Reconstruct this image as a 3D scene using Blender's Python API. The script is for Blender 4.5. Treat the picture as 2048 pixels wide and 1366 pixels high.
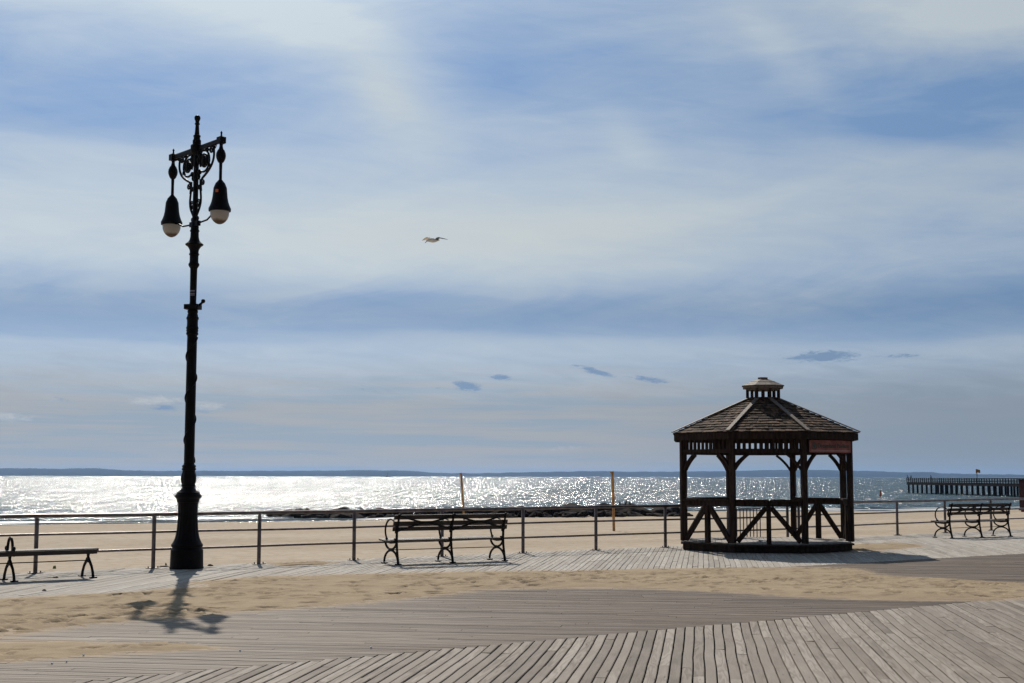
import bpy, math, random
import numpy as np
from mathutils import Vector, Matrix, noise
random.seed(7); rng = np.random.RandomState(7)
for o in list(bpy.data.objects): bpy.data.objects.remove(o)
sc = bpy.context.scene
C = sc.collection
R = math.radians

# ------------------------------------------------------------------ camera
F = 2757.0; H = 1.65; PITCH = math.atan(269 / F); ROLL = math.atan(3 / 1900)
cam = bpy.data.cameras.new('camera'); camo = bpy.data.objects.new('camera', cam); C.objects.link(camo)
cam.lens = F / 2048 * 36; cam.sensor_width = 36; cam.clip_start = 0.1; cam.clip_end = 60000
camo.matrix_world = (Matrix.Translation((0, 0, H)) @ Matrix.Rotation(R(90) + PITCH, 4, 'X') @ Matrix.Rotation(ROLL, 4, 'Z'))
sc.camera = camo
sc.view_settings.view_transform = 'Standard'; sc.view_settings.look = 'None'
sc.view_settings.exposure = 0.0; sc.view_settings.gamma = 1.0
sc.cycles.use_denoising = True; sc.cycles.denoiser = 'OPENIMAGEDENOISE'; sc.cycles.denoising_prefilter = 'NONE'; sc.cycles.denoising_input_passes = 'RGB_ALBEDO_NORMAL'   # keeps the fine glitter of the sea
sc.cycles.use_adaptive_sampling = False; sc.cycles.sample_clamp_indirect = 3.0; sc.cycles.caustics_reflective = False; sc.cycles.caustics_refractive = False

SUN_AZ = R(-12.3); SUN_EL = R(38.4)            # azimuth measured from +Y towards +X
sd = Vector((math.sin(SUN_AZ) * math.cos(SUN_EL), math.cos(SUN_AZ) * math.cos(SUN_EL), math.sin(SUN_EL)))

# ------------------------------------------------------------------ node expression helper
class X:
    def __init__(s, nt, v): s.nt = nt; s.v = v
    def _m(s, op, *a):
        n = s.nt.nodes.new('ShaderNodeMath'); n.operation = op
        for i, q in enumerate((s,) + a):
            q = q.v if isinstance(q, X) else q
            if isinstance(q, (int, float)): n.inputs[i].default_value = q
            else: s.nt.links.new(q, n.inputs[i])
        return X(s.nt, n.outputs[0])
    def __add__(s, o): return s._m('ADD', o)
    __radd__ = __add__
    def __sub__(s, o): return s._m('SUBTRACT', o)
    def __rsub__(s, o): return X(s.nt, float(o))._m('SUBTRACT', s) if not isinstance(o, X) else o - s
    def __mul__(s, o): return s._m('MULTIPLY', o)
    __rmul__ = __mul__
    def __truediv__(s, o): return s._m('DIVIDE', o)
    def pw(s, o): return s._m('POWER', o)
    def fn(s, op, *a): return s._m(op, *a)
    def clamp(s):
        r = s._m('ADD', 0.0); r.v.node.use_clamp = True; return r
    def ss(s, a, b):
        n = s.nt.nodes.new('ShaderNodeMapRange'); n.interpolation_type = 'SMOOTHSTEP'
        s.nt.links.new(s.v, n.inputs[0]); n.inputs[1].default_value = a; n.inputs[2].default_value = b
        return X(s.nt, n.outputs[0])
def gauss(a, e, a0, e0, sa, se, rot=0.0):
    c, s_ = math.cos(R(rot)), math.sin(R(rot))
    da = a - a0; de = e - e0
    p = (da * c + de * s_) * (1 / sa); q = (de * c - da * s_) * (1 / se)
    return ((p * p + q * q) * -1.0).fn('EXPONENT')
def mixc(nt, fac, a, b, mode='MIX'):
    n = nt.nodes.new('ShaderNodeMix'); n.data_type = 'RGBA'; n.blend_type = mode
    for i, q in ((0, fac), (6, a), (7, b)):
        q = q.v if isinstance(q, X) else q
        if isinstance(q, (int, float)): n.inputs[i].default_value = q
        elif isinstance(q, tuple): n.inputs[i].default_value = (*q, 1)
        else: nt.links.new(q, n.inputs[i])
    return n.outputs[2]
def nz(nt, vec, scale, detail=3.0, rough=0.5, dist=0.0, color=False):
    n = nt.nodes.new('ShaderNodeTexNoise'); n.inputs['Scale'].default_value = scale
    n.inputs['Detail'].default_value = detail; n.inputs['Roughness'].default_value = rough
    n.inputs['Distortion'].default_value = dist
    if vec is not None: nt.links.new(vec.v if isinstance(vec, X) else vec, n.inputs['Vector'])
    return n.outputs['Color'] if color else X(nt, n.outputs[0])
def comb(nt, x, y, z):
    n = nt.nodes.new('ShaderNodeCombineXYZ')
    for i, q in enumerate((x, y, z)):
        q = q.v if isinstance(q, X) else q
        if isinstance(q, (int, float)): n.inputs[i].default_value = q
        else: nt.links.new(q, n.inputs[i])
    return n.outputs[0]
def curve(nt, x, pts):
    n = nt.nodes.new('ShaderNodeFloatCurve'); nt.links.new(x.v, n.inputs['Value'])
    cv = n.mapping.curves[0]
    while len(cv.points) > 2: cv.points.remove(cv.points[1])
    cv.points[0].location = pts[0]; cv.points[1].location = pts[-1]
    for p in pts[1:-1]: cv.points.new(*p)
    n.mapping.update(); return X(nt, n.outputs[0])

# ------------------------------------------------------------------ world: physical sky behind layered cloud
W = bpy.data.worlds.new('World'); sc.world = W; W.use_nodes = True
nt = W.node_tree; nt.nodes.clear()
out = nt.nodes.new('ShaderNodeOutputWorld'); bg = nt.nodes.new('ShaderNodeBackground')
sky = nt.nodes.new('ShaderNodeTexSky'); sky.sky_type = 'NISHITA'; sky.sun_disc = False
sky.sun_elevation = SUN_EL; sky.sun_rotation = SUN_AZ; sky.altitude = 5; sky.air_density = 1.0; sky.dust_density = 1.0
tc = nt.nodes.new('ShaderNodeTexCoord'); sep = nt.nodes.new('ShaderNodeSeparateXYZ')
nt.links.new(tc.outputs['Generated'], sep.inputs[0])
dx, dy, dz = (X(nt, sep.outputs[i]) for i in range(3))
az = dx.fn('ARCTAN2', dy) * 57.2958
el = dz.fn('ARCSINE') * 57.2958
low = nz(nt, comb(nt, az * 0.07, el * 0.16, 0), 1.0, 3, .5)
wisp = nz(nt, comb(nt, az * 0.085 + el * 0.06, el * 0.42 - az * 0.05, 3.1), 1.0, 6, .6, .8)
fine = nz(nt, comb(nt, az * 0.30 + el * .25, el * 1.7 + az * 0.12, 9.7), 1.0, 7, .62, .7)
ee = (el + (low - 0.5) * 1.6 + (wisp - .5) * 1.2) / 30.0
def prof(pts):
    q = sorted(((5.57 + (683 - y) * .0208) / 30.0, w) for y, w in pts); return curve(nt, ee, [(0, q[0][1])] + q + [(.8, .5), (1, .45)])
pL = prof([(0, .95), (50, .78), (100, .5), (150, .28), (220, .10), (285, .16), (312, .5), (350, .64), (430, .80), (520, .88), (560, .68), (600, .5), (640, .2), (682, .22), (702, .6), (750, .6), (850, .6)])
pM = prof([(0, .36), (100, .26), (170, .24), (250, .42), (350, .55), (420, .82), (470, .95), (540, .78), (590, .45), (640, .12), (665, .22), (688, .58), (750, .6), (850, .6)])
pR = prof([(0, .55), (60, .6), (130, .42), (180, .22), (240, .08), (300, .33), (400, .62), (480, .55), (560, .32), (620, .10), (670, .14), (695, .45), (720, .58), (850, .55)])
bl = az.ss(-17, 0); br = az.ss(1, 18)
wv = (pL * (1 - bl) + pM * bl) * (1 - br) + pR * br
wv = wv + (wisp - 0.5) * 0.78 + (fine - 0.5) * 0.38
wv = wv + gauss(az, el, -5.6, 16.2, 4.4, 2.0, -48) * 0.36 + gauss(az, el, -10, 18.6, 5.0, 1.9, -12) * 0.40 + gauss(az, el, 0, 14.3, 3.0, 1.2, -15) * .15
wv = wv + gauss(az, el, 18.5, 18.3, 4.2, 1.7, -10) * 0.55 + gauss(az, el, 11.5, 16.8, 3.6, .8, -48) * 0.22 + gauss(az, el, 4.8, 14.0, 1.6, .8, -40) * .25
wv = wv - gauss(az, el, 17, 13.6, 5.5, .55, -9) * 0.30 - gauss(az, el, 3.5, 17.4, 3.2, 1.6) * 0.15 - gauss(az, el, -.5, 16.8, 2.2, 2.0, 20) * .22
# small low clouds
sm = nz(nt, comb(nt, az * 2.0, el * 6.5, 5.5), 1.0, 7, .72, .6)
dk = None
for (a0, e0, sa, se, k, ro) in ((12.7, 4.83, 1.5, .22, 1.15, 0), (13.1, 4.95, .9, .16, .5, 0), (15.9, 4.82, .9, .10, .75, 0), (-1.85, 3.72, .62, .19, 1.35, -8), (-.4, 4.06, .48, .12, 1.2, -5), (-6.1, 3.62, .6, .16, .55, 0), (3.4, 4.34, .85, .13, 1.2, -14), (5.7, 3.98, .7, .12, 1.15, -8), (-18.1, 3.0, .35, .10, .55, -10), (-14.2, 2.72, .7, .14, .8, -4), (-12.6, 2.66, .5, .2, .65, 0), (20.6, 5.05, .5, .1, .5, 0), (-3.0, 3.62, .3, .1, .4, 0)):
    g = gauss(az, el, a0, e0, sa, se, ro) * k
    dk = g if dk is None else dk + g
dk = ((dk + (sm - 0.5) * 3.2).ss(0.2, 1.1)) * dk.ss(0.04, .55)
lt = (gauss(az, el, -14.6, 2.98, 1.3, .20, 3) + gauss(az, el, -20.4, 2.3, 1.5, .22, -4) + gauss(az, el, -12.4, 2.8, .8, .25) + gauss(az, el, 2.3, 1.15, 2.2, .16) * .55 + gauss(az, el, -8, .9, 5, .12) * .4)
lt = (lt + (sm - 0.5) * 1.9).ss(.35, 1.1) * lt.ss(.02, .3)
wv = (wv + .0).clamp()
n_ = nt.nodes.new('ShaderNodeVectorMath'); n_.operation = 'SCALE'; nt.links.new(sky.outputs[0], n_.inputs[0]); n_.inputs['Scale'].default_value = 0.05
blue = mixc(nt, 0.75, n_.outputs[0], (0.172, 0.33, 0.61))
colr = mixc(nt, wv, blue, (0.535, 0.61, 0.67))
warm = gauss(az, el, 0, 10.0, 12, 1.6) + gauss(az, el, -5.3, 15.6, 2, 1.0, -40)
colr = mixc(nt, (warm * wv * .6).clamp(), colr, (0.56, 0.60, 0.59))
hz = (el.fn('ABSOLUTE') + (fine - .5) * 1.6).ss(5.4, 2.6)
strk = nz(nt, comb(nt, az * 0.12, el * 2.6, 15.7), 1.0, 5, .55)
hzc = mixc(nt, strk.ss(.35, .62), (0.275, 0.345, 0.42), (0.365, 0.375, 0.39))
hzc = mixc(nt, br * .9, hzc, (0.245, 0.30, 0.365))
colr = mixc(nt, hz * 0.85, colr, hzc)
colr = mixc(nt, dk * 0.85, colr, (0.18, 0.285, 0.45))
colr = mixc(nt, lt * 0.7, colr, (0.50, 0.525, 0.55))
# dimmer away from the sun side, bright thin cloud round the sun itself
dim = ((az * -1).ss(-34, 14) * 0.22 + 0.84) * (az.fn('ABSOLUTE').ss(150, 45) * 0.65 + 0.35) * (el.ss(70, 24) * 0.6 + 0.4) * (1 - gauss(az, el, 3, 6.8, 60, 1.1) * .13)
vm = nt.nodes.new('ShaderNodeVectorMath'); vm.operation = 'DOT_PRODUCT'; nt.links.new(tc.outputs['Generated'], vm.inputs[0]); vm.inputs[1].default_value = sd
ang = X(nt, vm.outputs['Value']).fn('ARCCOSINE') * 57.2958
glow = ((ang * ang) * (-1 / 11.0 ** 2)).fn('EXPONENT') * 2.2
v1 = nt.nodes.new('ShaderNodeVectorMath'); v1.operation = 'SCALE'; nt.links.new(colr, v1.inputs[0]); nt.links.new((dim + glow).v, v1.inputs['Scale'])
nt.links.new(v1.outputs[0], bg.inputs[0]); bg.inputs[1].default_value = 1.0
nt.links.new(bg.outputs[0], out.inputs[0])

# ------------------------------------------------------------------ sun
sl = bpy.data.lights.new('sun', 'SUN'); sl.energy = 4.0; sl.angle = R(0.53); sl.color = (1, .93, .82)
so = bpy.data.objects.new('sun', sl); C.objects.link(so); so.rotation_euler = sd.to_track_quat('Z', 'Y').to_euler()

# ------------------------------------------------------------------ photo pixel -> place
cp, sp = math.cos(PITCH), math.sin(PITCH)
def ray(x, y):
    a = (x - 1024) / F; b = (683 - y) / F; c, s = math.cos(ROLL), math.sin(ROLL)
    a, b = a * c - b * s, b * c + a * s
    return a, cp - b * sp, sp + b * cp
def G(x, y, z=0.0):
    d = ray(x, y); k = (z - H) / d[2]; return (d[0] * k, d[1] * k)
def Z(x, y, D):
    d = ray(x, y); return H + d[2] * D / d[1]
def XD(x, y, D):
    d = ray(x, y); return d[0] * D / d[1]
AZB = R(52.85)
U = np.array([math.sin(AZB), math.cos(AZB)]); N = np.array([-math.cos(AZB), math.sin(AZB)])
def ST(s, t): return U * s + N * t
def ray_s(x, t, y=1100):            # s where the sight line of column x meets the line t=const
    d = ray(x, y); d = np.array(d[:2]); return float((t / (d @ N)) * (d @ U))

# ------------------------------------------------------------------ mesh builder
class MB:
    def __init__(s): s.v = []; s.f = []
    def add(s, vs, fs):
        o = len(s.v); s.v += [tuple(v) for v in vs]; s.f += [tuple(i + o for i in f) for f in fs]; return s
    def box(s, c, d, M=None, taper=1.0):
        x, y, z = (q / 2 for q in d); vs = []
        for k, tz in ((-z, 1), (z, taper)):
            for i, j in ((-x, -y), (x, -y), (x, y), (-x, y)): vs.append(Vector((i * tz, j * tz, k)))
        if M is not None: vs = [M @ v for v in vs]
        vs = [v + Vector(c) for v in vs]
        return s.add(vs, [(3, 2, 1, 0), (4, 5, 6, 7), (0, 1, 5, 4), (1, 2, 6, 5), (2, 3, 7, 6), (3, 0, 4, 7)])
    def beam(s, a, b, w, h, up=(0, 0, 1)):      # w across, h along 'up'
        a = Vector(a); b = Vector(b); d = (b - a).normalized(); up = Vector(up)
        r = d.cross(up)
        if r.length < 1e-4: r = d.cross(Vector((0, 1, 0)))
        r.normalize(); u = r.cross(d); r *= w / 2; u *= h / 2
        vs = [a - r - u, a + r - u, a + r + u, a - r + u, b - r - u, b + r - u, b + r + u, b - r + u]
        return s.add(vs, [(0, 3, 2, 1), (4, 5, 6, 7), (0, 1, 5, 4), (1, 2, 6, 5), (2, 3, 7, 6), (3, 0, 4, 7)][::1])
    def tube(s, pts, r, n=8, flat=1.0, closed=False):
        pts = [Vector(p) for p in pts]; m = len(pts); vs = []; fs = []
        rr = r if isinstance(r, (list, tuple)) else [r] * m
        prev = None
        for i, p in enumerate(pts):
            if closed: d = pts[(i + 1) % m] - pts[i - 1]
            else: d = pts[min(i + 1, m - 1)] - pts[max(i - 1, 0)]
            d.normalize()
            if prev is None:
                a = d.orthogonal().normalized()
            else:
                a = prev - d * prev.dot(d)
                a = a.normalized() if a.length > 1e-6 else d.orthogonal().normalized()
            prev = a; b = d.cross(a)
            for k in range(n):
                t = 2 * math.pi * k / n
                vs.append(p + (a * math.cos(t) + b * math.sin(t) * flat) * rr[i])
        for i in range(m if closed else m - 1):
            for k in range(n):
                j = (i + 1) % m
                fs.append((i * n + k, i * n + (k + 1) % n, j * n + (k + 1) % n, j * n + k))
        if not closed:
            fs.append(tuple(range(n))[::-1]); fs.append(tuple(range((m - 1) * n, m * n)))
        return s.add(vs, fs)
    def lathe(s, prof, n=24, c=(0, 0, 0), flute=None):      # prof: (z, r)
        vs = []; fs = []; m = len(prof)
        for (z, r) in prof:
            for k in range(n):
                t = 2 * math.pi * k / n; q = r
                if flute and flute[0] < z < flute[1]: q = r * (1 - flute[3] * (0.5 + 0.5 * math.cos(t * flute[2])))
                vs.append((c[0] + q * math.cos(t), c[1] + q * math.sin(t), c[2] + z))
        for i in range(m - 1):
            for k in range(n): fs.append((i * n + k, i * n + (k + 1) % n, (i + 1) * n + (k + 1) % n, (i + 1) * n + k))
        fs.append(tuple(range(n))[::-1]); fs.append(tuple(range((m - 1) * n, m * n)))
        return s.add(vs, fs)
    def blob(s, c, r, n=10, m=7, M=None):
        vs = []; fs = []
        for i in range(m + 1):
            p = math.pi * i / m
            for k in range(n):
                t = 2 * math.pi * k / n; v = Vector((r[0] * math.sin(p) * math.cos(t), r[1] * math.sin(p) * math.sin(t), -r[2] * math.cos(p)))
                if M is not None: v = M @ v
                vs.append(v + Vector(c))
        for i in range(m):
            for k in range(n): fs.append((i * n + k, i * n + (k + 1) % n, (i + 1) * n + (k + 1) % n, (i + 1) * n + k))
        return s.add(vs, fs)
    def prism(s, poly, z0, z1, fn=None):       # poly in (x,y)
        n = len(poly); vs = [(x, y, z0) for x, y in poly] + [(x, y, z1) for x, y in poly]
        if fn: vs = [fn(v) for v in vs]
        return s.add(vs, [tuple(range(n))[::-1], tuple(range(n, 2 * n))] + [(i, (i + 1) % n, n + (i + 1) % n, n + i) for i in range(n)])
    def build(s, name, mat, parent=None, smooth=False, bevel=0):
        me = bpy.data.meshes.new(name); me.from_pydata(s.v, [], s.f)
        me.materials.append(mat); me.update()
        o = bpy.data.objects.new(name, me); C.objects.link(o)
        if smooth:
            me.shade_smooth()
            try: me.set_sharp_from_angle(angle=R(smooth if smooth > 1 else 40))
            except Exception: pass
        if bevel:
            b = o.modifiers.new('bevel', 'BEVEL'); b.width = bevel; b.segments = 1; b.limit_method = 'ANGLE'
        if parent is not None: o.parent = parent
        return o
def tag(o, label=None, cat=None, group=None, kind=None):
    if label: o['label'] = label
    if cat: o['category'] = cat
    if group: o['group'] = group
    if kind: o['kind'] = kind
    return o
def empty(name, loc, rz=0.0):
    o = bpy.data.objects.new(name, None); C.objects.link(o); o.location = loc; o.rotation_euler = (0, 0, rz); o.empty_display_size = .2
    return o

# ------------------------------------------------------------------ materials
def mat(name, col, rough=.6, var=.25, scale=6.0, metal=0.0, bump=0.0, bscale=40.0, dark=None, spec=.5, stretch=(1, 1, 1), island=0.0):
    m = bpy.data.materials.new(name); m.use_nodes = True; t = m.node_tree; b = t.nodes['Principled BSDF']
    g = t.nodes.new('ShaderNodeTexCoord'); mp = t.nodes.new('ShaderNodeMapping'); t.links.new(g.outputs['Object'], mp.inputs[0]); mp.inputs['Scale'].default_value = stretch
    n1 = nz(t, mp.outputs[0], scale, 5, .6); d = dark or tuple(c * (1 - var * 1.6) for c in col)
    c = mixc(t, n1.ss(.3, .7), d, tuple(min(1, q * (1 + var * .5)) for q in col))
    if island:
        gi = t.nodes.new('ShaderNodeNewGeometry'); k = X(t, gi.outputs['Random Per Island']) * island + (1 - island / 2)
        v = t.nodes.new('ShaderNodeVectorMath'); v.operation = 'SCALE'; t.links.new(c, v.inputs[0]); t.links.new(k.v, v.inputs['Scale']); c = v.outputs[0]
    t.links.new(c, b.inputs['Base Color'])
    b.inputs['Roughness'].default_value = rough; b.inputs['Metallic'].default_value = metal; b.inputs['Specular IOR Level'].default_value = spec
    if bump:
        n2 = nz(t, mp.outputs[0], bscale, 4, .6); bn = t.nodes.new('ShaderNodeBump'); bn.inputs['Strength'].default_value = bump; bn.inputs['Distance'].default_value = .01
        t.links.new(n2.v, bn.inputs['Height']); t.links.new(bn.outputs[0], b.inputs['Normal'])
    return m
M = {}
M['iron'] = mat('black_iron', (.005, .003, .003), .5, .4, 9, bump=.4, bscale=30, spec=.12)
M['bench_iron'] = mat('bench_iron', (.008, .005, .004), .5, .4, 9, bump=.3, bscale=60, spec=.2)
M['slat'] = mat('bench_wood', (.035, .02, .013), .6, .4, 4, bump=.5, bscale=25, stretch=(1, 12, 12), island=.4)
M['greyslat'] = mat('grey_bench_wood', (.10, .075, .06), .6, .4, 4, bump=.5, bscale=25, stretch=(1, 12, 12), island=.4)
M['rail'] = mat('galvanised_pipe', (.17, .135, .13), .38, .35, 5, metal=.55, bump=.15, bscale=50)
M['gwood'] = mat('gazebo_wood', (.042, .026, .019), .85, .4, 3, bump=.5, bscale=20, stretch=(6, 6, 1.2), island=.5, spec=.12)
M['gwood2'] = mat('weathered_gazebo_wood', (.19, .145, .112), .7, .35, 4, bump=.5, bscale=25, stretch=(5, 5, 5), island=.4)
M['shingle'] = mat('cedar_shingle', (.135, .086, .057), .85, .5, 5, bump=.8, bscale=30, stretch=(3, 3, 3), island=1.5, spec=.12)
M['gfloor'] = mat('gazebo_floor', (.30, .26, .22), .7, .3, 6, bump=.4, stretch=(1, 8, 1))
M['signred'] = mat('faded_red_sign', (.36, .14, .115), .7, .25, 5, spec=.1)
M['signgreen'] = mat('sign_green_letters', (.015, .05, .02), .5, .1)
M['signpale'] = mat('sign_pale_band', (.62, .36, .33), .5, .1)
M['pole'] = mat('yellow_brown_paint', (.55, .27, .055), .5, .35, 8, bump=.2)
M['rock'] = mat('jetty_rock', (.034, .025, .021), .95, .5, 2.2, bump=.7, bscale=6, spec=.08)
M['pier'] = mat('pier_timber', (.012, .007, .008), .9, .4, 3, spec=.08)
M['cloth'] = mat('dark_clothes', (.01, .01, .012), .8, .2)
M['orange'] = mat('orange_paint', (.70, .10, .02), .4, .15)
M['orangeflag'] = mat('orange_cloth', (.75, .33, .08), .7, .15)
M['maroon'] = mat('maroon_boards', (.022, .006, .006), .95, .3, 3, stretch=(1, 1, 6), spec=.03)
M['maroon2'] = mat('red_brown_sill', (.07, .022, .016), .95, .3, 3, spec=.03)
M['white'] = mat('white_hull', (.7, .7, .7), .4, .1)
M['featherw'] = mat('white_feathers', (.85, .82, .77), .8, .12, 8)
M['featherg'] = mat('grey_feathers', (.17, .165, .16), .8, .15, 20)
M['beak'] = mat('yellow_beak', (.42, .24, .05), .5, .1)
M['debris'] = mat('brown_debris', (.06, .03, .02), .8, .4, 20)
M['sticker'] = mat('pale_sticker', (.22, .22, .25), .5, .3, 12)
M['osticker'] = mat('orange_sticker', (.65, .12, .02), .5, .2, 12)
M['weed'] = mat('green_weed', (.10, .18, .03), .7, .3, 12)
# lamp globe: milky glass, browner towards the bottom of the bowl
m = bpy.data.materials.new('milky_globe'); m.use_nodes = True; t = m.node_tree; b = t.nodes['Principled BSDF']; o_ = t.nodes['Material Output']
g = t.nodes.new('ShaderNodeTexCoord'); s_ = t.nodes.new('ShaderNodeSeparateXYZ'); t.links.new(g.outputs['Generated'], s_.inputs[0])
gz = (X(t, s_.outputs[2]) + (nz(t, g.outputs['Object'], 9, 3) - .5) * .25).ss(.16, .42)
cc = mixc(t, gz, (.16, .10, .07), (.66, .60, .53)); tr = t.nodes.new('ShaderNodeBsdfTranslucent'); mx = t.nodes.new('ShaderNodeMixShader')
t.links.new(cc, tr.inputs[0]); t.links.new(cc, b.inputs['Base Color']); b.inputs['Roughness'].default_value = .15; mx.inputs[0].default_value = .45
t.links.new(b.outputs[0], mx.inputs[1]); t.links.new(tr.outputs[0], mx.inputs[2]); t.links.new(mx.outputs[0], o_.inputs[0]); M['globe'] = m

def plank_mat(name, cold, colm, coll, dust, xtone=False):
    m = bpy.data.materials.new(name); m.use_nodes = True; t = m.node_tree; b = t.nodes['Principled BSDF']
    uv = t.nodes.new('ShaderNodeUVMap'); uv.uv_map = 'UVMap'; s_ = t.nodes.new('ShaderNodeSeparateXYZ'); t.links.new(uv.outputs[0], s_.inputs[0])
    u, v = X(t, s_.outputs[0]), X(t, s_.outputs[1])
    at = t.nodes.new('ShaderNodeAttribute'); at.attribute_name = 'rnd'; rn = X(t, at.outputs['Fac'])
    fieldn = nz(t, comb(t, u * .75, v * 8.0, rn * 37.0), 1.0, 2.5, .5, .35)
    rings = ((fieldn * 42.0).fn('SINE') * .5 + .5)                                   # cathedral grain as contour lines
    straight = nz(t, comb(t, u * 3.0, v * 160.0, rn * 91.0), 1.0, 4, .6)
    kk = rn.fn('MULTIPLY', 7.13).fn('FRACT').ss(.35, .6)                             # some boards flat-sawn, some straight grained
    grain = (rings * (kk * .55 + .1) + straight * .85)
    blot = nz(t, comb(t, u * 1.1, v * 5.0, rn * 17.0), 1.0, 4, .6)
    tone = (rn * .45 + .13 + (blot - .5) * .9 + (grain - .55) * .62 + .12)
    c = mixc(t, tone.ss(.0, .5), cold, colm); c = mixc(t, tone.ss(.45, 1.05), c, coll)
    vo = t.nodes.new('ShaderNodeTexVoronoi'); vo.inputs['Scale'].default_value = 1.0; t.links.new(comb(t, u * 1.6, v * 11.0, rn * 53.0), vo.inputs['Vector'])
    kn = X(t, vo.outputs['Distance']).ss(.15, .05)                                  # knots
    c = mixc(t, kn * .6, c, (.07, .05, .04))
    geo = t.nodes.new('ShaderNodeNewGeometry')
    big = nz(t, geo.outputs['Position'], .35, 4, .55)
    sandy = (nz(t, geo.outputs['Position'], 3.0, 6, .65) + (big - .5) * 1.1).ss(.52, .78)
    c = mixc(t, sandy * dust, c, (.36, .26, .175))
    fl = t.nodes.new('ShaderNodeAttribute'); fl.attribute_name = 'film'; gr = nz(t, geo.outputs['Position'], 7.0, 8, .72)
    grv = nz(t, comb(t, u * .9, v * 22.0, 3.0), 1.0, 3, .6)
    fm = (X(t, fl.outputs['Fac']) * 1.35 + (gr - .5) * 1.8 + (grv - .5) * .9).ss(.55, 1.15)
    c0 = c
    if xtone:
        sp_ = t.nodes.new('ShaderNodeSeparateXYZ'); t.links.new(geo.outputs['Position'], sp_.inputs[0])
        wn = (X(t, sp_.outputs[0]) + (big - .5) * 5.0).ss(1.8, -4.5)          # paler to the left, darker to the right
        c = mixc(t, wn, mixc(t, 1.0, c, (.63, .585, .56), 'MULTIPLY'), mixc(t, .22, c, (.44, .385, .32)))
    c = mixc(t, fm * .85, c, (.375, .275, .175))
    t.links.new(c, b.inputs['Base Color']); b.inputs['Roughness'].default_value = .8; b.inputs['Specular IOR Level'].default_value = .15
    bn = t.nodes.new('ShaderNodeBump'); bn.inputs['Strength'].default_value = .55; bn.inputs['Distance'].default_value = .004
    t.links.new((grain + blot * .6).v, bn.inputs['Height']); t.links.new(bn.outputs[0], b.inputs['Normal'])
    return m
M['plankA'] = plank_mat('weathered_planks_near', (.16, .133, .108), (.268, .228, .19), (.385, .338, .288), .12)
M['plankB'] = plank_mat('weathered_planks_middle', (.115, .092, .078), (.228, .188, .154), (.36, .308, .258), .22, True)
M['plankC'] = plank_mat('weathered_planks_far', (.27, .24, .205), (.37, .335, .295), (.48, .445, .395), .18)
M['under'] = mat('under_deck_shade', (.012, .009, .008), .9, .3)  # near-black colour standing in for the shade seen through the plank gaps

def sand_mat(name, base, lite, dark, sc1, bump):
    m = bpy.data.materials.new(name); m.use_nodes = True; t = m.node_tree; b = t.nodes['Principled BSDF']
    geo = t.nodes.new('ShaderNodeNewGeometry'); P = geo.outputs['Position']
    mp = t.nodes.new('ShaderNodeMapping'); t.links.new(P, mp.inputs[0]); mp.inputs['Rotation'].default_value = (0, 0, -R(30)); mp.inputs['Scale'].default_value = (.35, 1, 1)
    a = nz(t, mp.outputs[0], sc1, 6, .6); bb = nz(t, P, 2.5, 6, .65); gr = nz(t, P, 55, 3, .7)
    c = mixc(t, a.ss(.3, .7), base, lite); c = mixc(t, (bb * .7 + gr * .3).ss(.58, .36) * .55, c, dark)
    t.links.new(c, b.inputs['Base Color']); b.inputs['Roughness'].default_value = .95; b.inputs['Specular IOR Level'].default_value = .1
    bn = t.nodes.new('ShaderNodeBump'); bn.inputs['Strength'].default_value = bump; bn.inputs['Distance'].default_value = .03
    t.links.new((bb + gr * .35).v, bn.inputs['Height']); t.links.new(bn.outputs[0], b.inputs['Normal'])
    return m
M['sand'] = sand_mat('blown_sand', (.365, .275, .18), (.42, .325, .215), (.25, .185, .12), .8, .5)
M['beach'] = sand_mat('beach_sand', (.42, .335, .245), (.53, .44, .34), (.30, .225, .15), .12, .35)

# ================================================================== THE SETTING
# ---------------- sand blown over the planks
def poly_xy(px): return np.array([G(x, y) for x, y in px])
main = poly_xy([(-260, 1216), (0, 1200), (110, 1193), (300, 1185), (360, 1176), (470, 1176), (395, 1166), (470, 1158), (560, 1153), (700, 1150), (830, 1146), (1000, 1143), (1150, 1143), (1300, 1139), (1500, 1137), (1640, 1135), (1700, 1138), (1720, 1147), (1760, 1153), (1850, 1157), (1950, 1163), (2060, 1169), (2300, 1176),
                (2300, 1186), (2060, 1194), (1960, 1199), (1820, 1199), (1700, 1197), (1600, 1192), (1500, 1184), (1400, 1180), (1250, 1175), (1050, 1174), (960, 1178), (900, 1185), (700, 1206), (560, 1215), (430, 1225), (350, 1235), (250, 1238), (150, 1250), (60, 1262), (-30, 1272), (-300, 1296)])
second = poly_xy([(-200, 1294), (0, 1286), (110, 1284), (190, 1288), (330, 1291), (420, 1296), (300, 1303), (220, 1308), (120, 1315), (0, 1322), (-200, 1330)])
third = poly_xy([(1705, 1089), (1760, 1087), (1815, 1088), (1845, 1091), (1810, 1096), (1740, 1101), (1700, 1104)])
fourth = poly_xy([(540, 1126), (600, 1123), (680, 1122), (640, 1129), (570, 1131)])
def sdist(P, poly):
    d = np.full(len(P), 1e9); ins = np.zeros(len(P), bool); n = len(poly)
    for i in range(n):
        a = poly[i]; b_ = poly[(i + 1) % n]; e = b_ - a; w = P - a
        h = np.clip((w @ e) / (e @ e), 0, 1); d = np.minimum(d, np.linalg.norm(w - np.outer(h, e), axis=1))
        c1 = (a[1] <= P[:, 1]) & (b_[1] > P[:, 1]); c2 = (a[1] > P[:, 1]) & (b_[1] <= P[:, 1]); cr = e[0] * w[:, 1] - e[1] * w[:, 0]
        ins ^= (c1 & (cr > 0)) | (c2 & (cr < 0))
    return np.where(ins, d, -d)
PW = 0.1                                   # plank pitch
AZP = R(7.85)                              # near planks run this way; middle ones at right angles
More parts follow.
